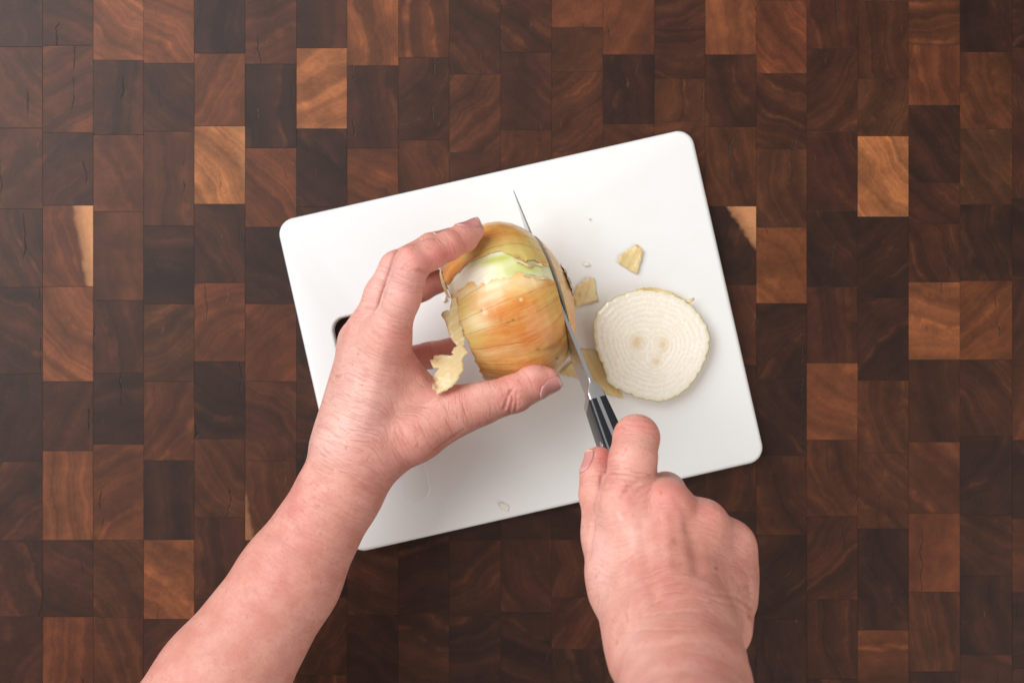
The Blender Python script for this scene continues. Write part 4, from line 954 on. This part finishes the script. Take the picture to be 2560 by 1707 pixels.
sheet('peel_strip', [(1100, 668), (1106, 690), (1113, 712), (1121, 733), (1128, 748), (1119, 743), (1110, 727), (1103, 706), (1099, 685)], lambda x, y: 6.9 + (y - 668) * .004, PEEL_THIN, pl, 5, .0003, (.3, .9), [('pale', 1110, 700, 90, 90, 0, .5)], .02, .2)

# ------------------------------------------------------------------ slice lying on the board
so = [(1598, 724), (1632, 727), (1664, 730), (1692, 741), (1714.5, 753), (1738, 773), (1757, 798), (1770, 823), (1775, 848), (1772, 872), (1765, 895), (1754, 920), (1738, 946), (1719, 970), (1695, 988), (1674, 998), (1652, 1004), (1632, 1002), (1613, 998), (1594, 994),
      (1574.5, 984.5), (1546, 973), (1520, 957), (1515, 941), (1512, 926), (1505, 908), (1497, 891), (1489, 868), (1485, 848), (1483, 824), (1485, 802), (1491, 785), (1500.6, 770.6), (1515, 757), (1532, 747), (1547, 740), (1563, 734), (1580, 728)]
so = np.array(so); sc_ = np.array([1629, 864.0]); rel = so - sc_; aa = np.unwrap(np.arctan2(rel[:, 1], rel[:, 0])); rad_ = np.linalg.norm(rel, axis=1)
order = np.argsort(aa % (2 * math.pi)); ao = (aa % (2 * math.pi))[order]; ro = rad_[order]
NA, NR = 240, 92; A = np.linspace(0, 2 * math.pi, NA, endpoint=False); RB = np.interp(A, np.concatenate([ao - 2 * math.pi, ao, ao + 2 * math.pi]), np.tile(ro, 3))
RB = RB + 1.2 * np.sin(A * 31) + .9 * np.sin(A * 53 + 1)
V, R_, A_, rim, core = [], [], [], [], []
cent = np.array([(1592, 856), (1658, 862), (1641, 903)], float)
for k in range(NR + 1):
    f = k / NR
    q = sc_ + np.stack([np.cos(A), np.sin(A)], 1) * (RB * f)[:, None]
    dm = np.min([np.linalg.norm(q - c, axis=1) for c in cent], axis=0)
    hyb = np.clip(1 - f * 1.5, 0, 1); ringv = f * 10.5 * (1 - hyb) + hyb * dm / 12.0
    zz = .98 - .008 * np.sin(ringv * 2 * math.pi) * np.clip(f * 3, 0, 1) - .10 * np.clip((f - .55) / .45, 0, 1) ** 2 + .02 * np.sin(A * 2 + 1) * f
    zz = zz - (.10 * np.clip((f - .965) / .035, 0, 1) ** 2)
    V += [P(a, b, c) for (a, b), c in zip(q, zz)]; R_ += list(ringv); A_ += list(A); rim += [float(np.clip((f - .93) / .07, 0, 1))] * NA
    co = sum(s * np.exp(-(np.linalg.norm((q - c) * np.array(e), axis=1) / w) ** 2) for c, w, s, e in zip(cent, (15, 14, 9), (.85, .65, .75), ((1, .9), (1.2, .8), (1, 1)))); core += list(np.clip(co, 0, 1))
F = grid_faces(NR + 1, NA, True); nb0 = len(V)
t_face = mesh_obj('onion_slice', np.array(V), [f[::-1] for f in F], CUT)
for nm, arr in (('ring', R_), ('ophi', A_), ('rim', rim), ('core', core)): fattr(t_face, nm, arr)
tag(t_face, 'round pale onion slice with concentric rings lying flat on the board', 'onion slice')
# its sloping skin side down to the board
V, T_, P_ = [], [], []
for k in range(9):
    f = k / 8; q = sc_ + np.stack([np.cos(A), np.sin(A)], 1) * (RB * (1 - .10 * f ** 1.5) + .4)[:, None]; V += [P(a, b, .755 - .74 * f) for a, b in q]; T_ += [f] * NA; P_ += list(A)
V = np.array(V); sd = mesh_obj('skin_side', V, grid_faces(9, NA, True), PEEL, t_face); n = len(V)
fattr(sd, 'ot', T_); fattr(sd, 'ophi', P_)
for k_, val in (('orange', 0), ('green', .25), ('pale', .9), ('brown', 0)): fattr(sd, k_, np.full(n, val))
rt = [(1590, 722), (1620, 719), (1650, 722), (1680, 730), (1705, 745), (1718, 752), (1735, 743), (1737, 749), (1722, 759), (1705, 756), (1680, 744), (1650, 735), (1620, 732), (1596, 730)]
sheet('torn_rim', rt, lambda x, y: .72 + .10 * math.sin(x * .08), PEEL_THIN, t_face, 6, .0003, (1, .2), [('orange', 1735, 746, 14, 8, 0, .7), ('pale', 1640, 725, 60, 10, 0, .2), ('orange', 1620, 720, 40, 4, 0, .4)], .02, .8)

# ------------------------------------------------------------------ scraps
s1 = sheet('peel_scrap', [(1592, 611), (1600, 618), (1607.6, 627), (1601, 655), (1594, 683), (1586, 683), (1566, 671), (1545, 658), (1551, 638), (1572, 624)], lambda x, y: .06 + .16 * smooth01(abs(x - 1570) / 45) + .0, PEEL_THIN, None, 6, .0004, (.45, -.9), [('green', 1565, 650, 26, 26, 0, .25), ('brown', 1594, 613, 5, 4, 0, .8), ('brown', 1603, 628, 3, 3, 0, .7), ('pale', 1580, 640, 50, 50, 0, .35)], .02, .6)
tag(s1, 'small yellowish wedge of onion peel near the upper middle of the board', 'peel scrap', 'loose onion peel scraps')
s2 = sheet('peel_scrap', [(1471, 695), (1485, 694), (1490, 722), (1495, 751), (1468, 759), (1440, 767), (1430.6, 741), (1442, 716), (1456, 704)], lambda x, y: .06 + .12 * smooth01(abs(y - 730) / 40), PEEL_THIN, None, 6, .0004, (.3, -.95), [('pale', 1460, 735, 50, 50, 0, .5), ('green', 1490, 740, 12, 30, 0, .2), ('brown', 1448, 738, 4, 6, 0, .4), ('brown', 1465, 742, 2, 5, 0, .4)], .02, .6)
tag(s2, 'small fan shaped bit of onion peel between the onion and the slice', 'peel scrap', 'loose onion peel scraps')
s3 = sheet('peel_scrap', [(1430, 903), (1450, 872), (1489, 874), (1520, 930), (1551, 982), (1560, 996), (1535, 990), (1512, 983), (1481, 960), (1447, 946), (1403, 936), (1399, 930)], lambda x, y: .05 + .10 * smooth01(abs(x - 1470) / 80), PEEL_THIN, None, 7, .0003, (.5, .86), [('pale', 1460, 920, 100, 100, 0, .25), ('green', 1410, 930, 30, 20, 0, .2)], .02, .8)
tag(s3, 'thin striped sheet of onion peel tucked under the onion slice', 'peel scrap', 'loose onion peel scraps')
def crumb(px, py, size, label, ang, cat='crumb'):
    L = [(px + size * r * math.cos(a + ang), py + size * r * math.sin(a + ang)) for a, r in ((0, 1), (.9, .55), (2.0, .75), (2.9, 1.05), (4.0, .5), (5.1, .8))]
    o = sheet('onion_bit', L, lambda x, y: .07, FLESH, None, 4, .001, (1, 0), (), .01, .2); tag(o, label, cat, 'tiny onion bits on the board'); return o
crumb(1261, 1266, 15, 'white triangular onion bit near the lower edge of the board', 1.1)
crumb(1467, 661, 9, 'tiny white onion bit just above the fan shaped peel scrap', .3)
crumb(1473, 547, 4, 'tiny beige speck of onion high on the empty board', .8)
crumb(1112, 790 - 42, 8, 'tiny translucent onion bit beside the bent finger', 2.0)

# ------------------------------------------------------------------ knife
t = NT('brushed_steel'); pp = t.vmath('SCALE', t.pos(), 100.0); br = t.noise(t.vmath('MULTIPLY', pp, (6, 30, 30)), 1.0, 3, .6)
t.set(Base_Color=(.62, .62, .64), Metallic=1.0, Roughness=t.math('ADD', .24, t.math('MULTIPLY', br, .05))); STEEL = t.m
t = NT('black_handle'); pp = t.vmath('SCALE', t.pos(), 100.0); nn_ = t.noise(pp, 12, 3, .6)
t.set(Base_Color=(.008, .010, .014), Roughness=t.math('ADD', .18, t.math('MULTIPLY', nn_, .15)), Normal=t.bump(nn_, .0002, .15)); BLACK = t.m
knife = empty('knife'); tag(knife, 'kitchen knife with black riveted handle cutting through the onion', 'knife')
def loft(name, secs, mat, parent, smooth=True, caps=True, sharp=None):
    n = len(secs[0]); V = np.concatenate([np.array(s) for s in secs]); F = grid_faces(len(secs), n, True)
    if caps: F += [tuple(range(n))[::-1], tuple(range(len(V) - n, len(V)))]
    o = mesh_obj(name, V, F, mat, parent, smooth)
    bm = bmesh.new(); bm.from_mesh(o.data); bmesh.ops.recalc_face_normals(bm, faces=bm.faces[:]); bm.to_mesh(o.data); bm.free()
    if sharp:
        try: o.data.set_sharp_from_angle(angle=math.radians(sharp))
        except Exception: pass
    return o
secs = []
for k in range(41):
    a = k / 40; x = KL * a; hb = max(.03, 2.25 * (1 - (1 - a) ** 3.0)); th = .05 + .17 * a ** .8
    dr = -.10 * (1 - a) ** 2
    secs.append([KP(x, dr, -th / 2), KP(x, dr, th / 2), KP(x, dr - hb * .55, th * .36), KP(x, -hb + dr * 0 - .02, .012), KP(x, -hb - .02, -.012), KP(x, dr - hb * .55, -th * .36)])
loft('blade', secs, STEEL, knife, True, True, 25)
def rsec(x, hw0, hw1, top, bot, r, n=5):
    """rounded section between right/left sides"""
    out = []
    for (cy, cz, a0) in ((hw1 - r, top - r, 90), (hw1 - r, bot + r, 0), (hw0 + r, bot + r, -90), (hw0 + r, top - r, 180)):
        for k in range(n + 1):
            q = math.radians(a0 - 90 * k / n); out.append(KP(x, cz + r * math.sin(q), cy + r * math.cos(q)))
    return out
secs = []
for k in range(13):
    a = k / 12; x = KL - .15 + 1.25 * a; w = .10 + .36 * smooth01(a / .75) + .03 * a
    secs.append(rsec(x, -w, w, .01 + .05 * smooth01(a), -2.2 + .35 * smooth01(a), min(w * .75, .14)))
loft('bolster', secs, STEEL, knife, True, True, 40)
HX0, HX1 = KL + 1.1, KL + 10.9
def hprof(a):
    top = .06 + .02 * math.sin(a * 3.1) ; bot = -1.85 - .18 * math.sin(a * math.pi * 2.1 + .2) - .25 * max(0, a - .75) * 2
    w = .50 + .16 * math.sin(min(1, a * 1.3) * math.pi / 2) + .05 * math.sin(a * math.pi)
    return top, bot, w
secs = []
for k in range(31):
    a = k / 30; x = HX0 + (HX1 - HX0) * a; top, bot, w = hprof(a); secs.append([KP(x, top + .012, -.095), KP(x, top + .012, .095), KP(x, bot - .01, .095), KP(x, bot - .01, -.095)])
loft('tang', secs, STEEL, knife, False)
for sg in (-1, 1):
    secs = []
    for k in range(31):
        a = k / 30; x = HX0 + (HX1 - HX0) * a; top, bot, w = hprof(a); r = .22; out = []
        out.append(KP(x, top, sg * .096)); 
        for j in range(7):
            q = math.radians(90 - 90 * j / 6); out.append(KP(x, top - r + r * math.sin(q), sg * (w - r + r * math.cos(q))))
        for j in range(7):
            q = math.radians(-90 * j / 6); out.append(KP(x, bot + r + r * math.sin(q), sg * (w - r + r * math.cos(q))))
        out.append(KP(x, bot, sg * .096)); secs.append(out)
    sc = loft('handle_scale', secs, BLACK, knife, True, True, 50)
    for xr in (2.45, 5.4, 8.4):
        a = xr / (HX1 - HX0); top, bot, w = hprof(a); cx = HX0 + xr; V = [KP(cx, -.72, sg * (w + .014))]; N_ = 24
        for rr_, yy in ((.27, w + .012), (.29, w + .004), (.29, w - .05)):
            V += [KP(cx + rr_ * math.cos(2 * math.pi * j / N_), -.72 + rr_ * math.sin(2 * math.pi * j / N_), sg * yy) for j in range(N_)]
        F = [(0, 1 + j, 1 + (j + 1) % N_) for j in range(N_)] + [(1 + r_ * N_ + j, 1 + (r_ + 1) * N_ + j, 1 + (r_ + 1) * N_ + (j + 1) % N_, 1 + r_ * N_ + (j + 1) % N_) for r_ in (0, 1) for j in range(N_)]
        mesh_obj('rivet', np.array(V), F, STEEL, sc)
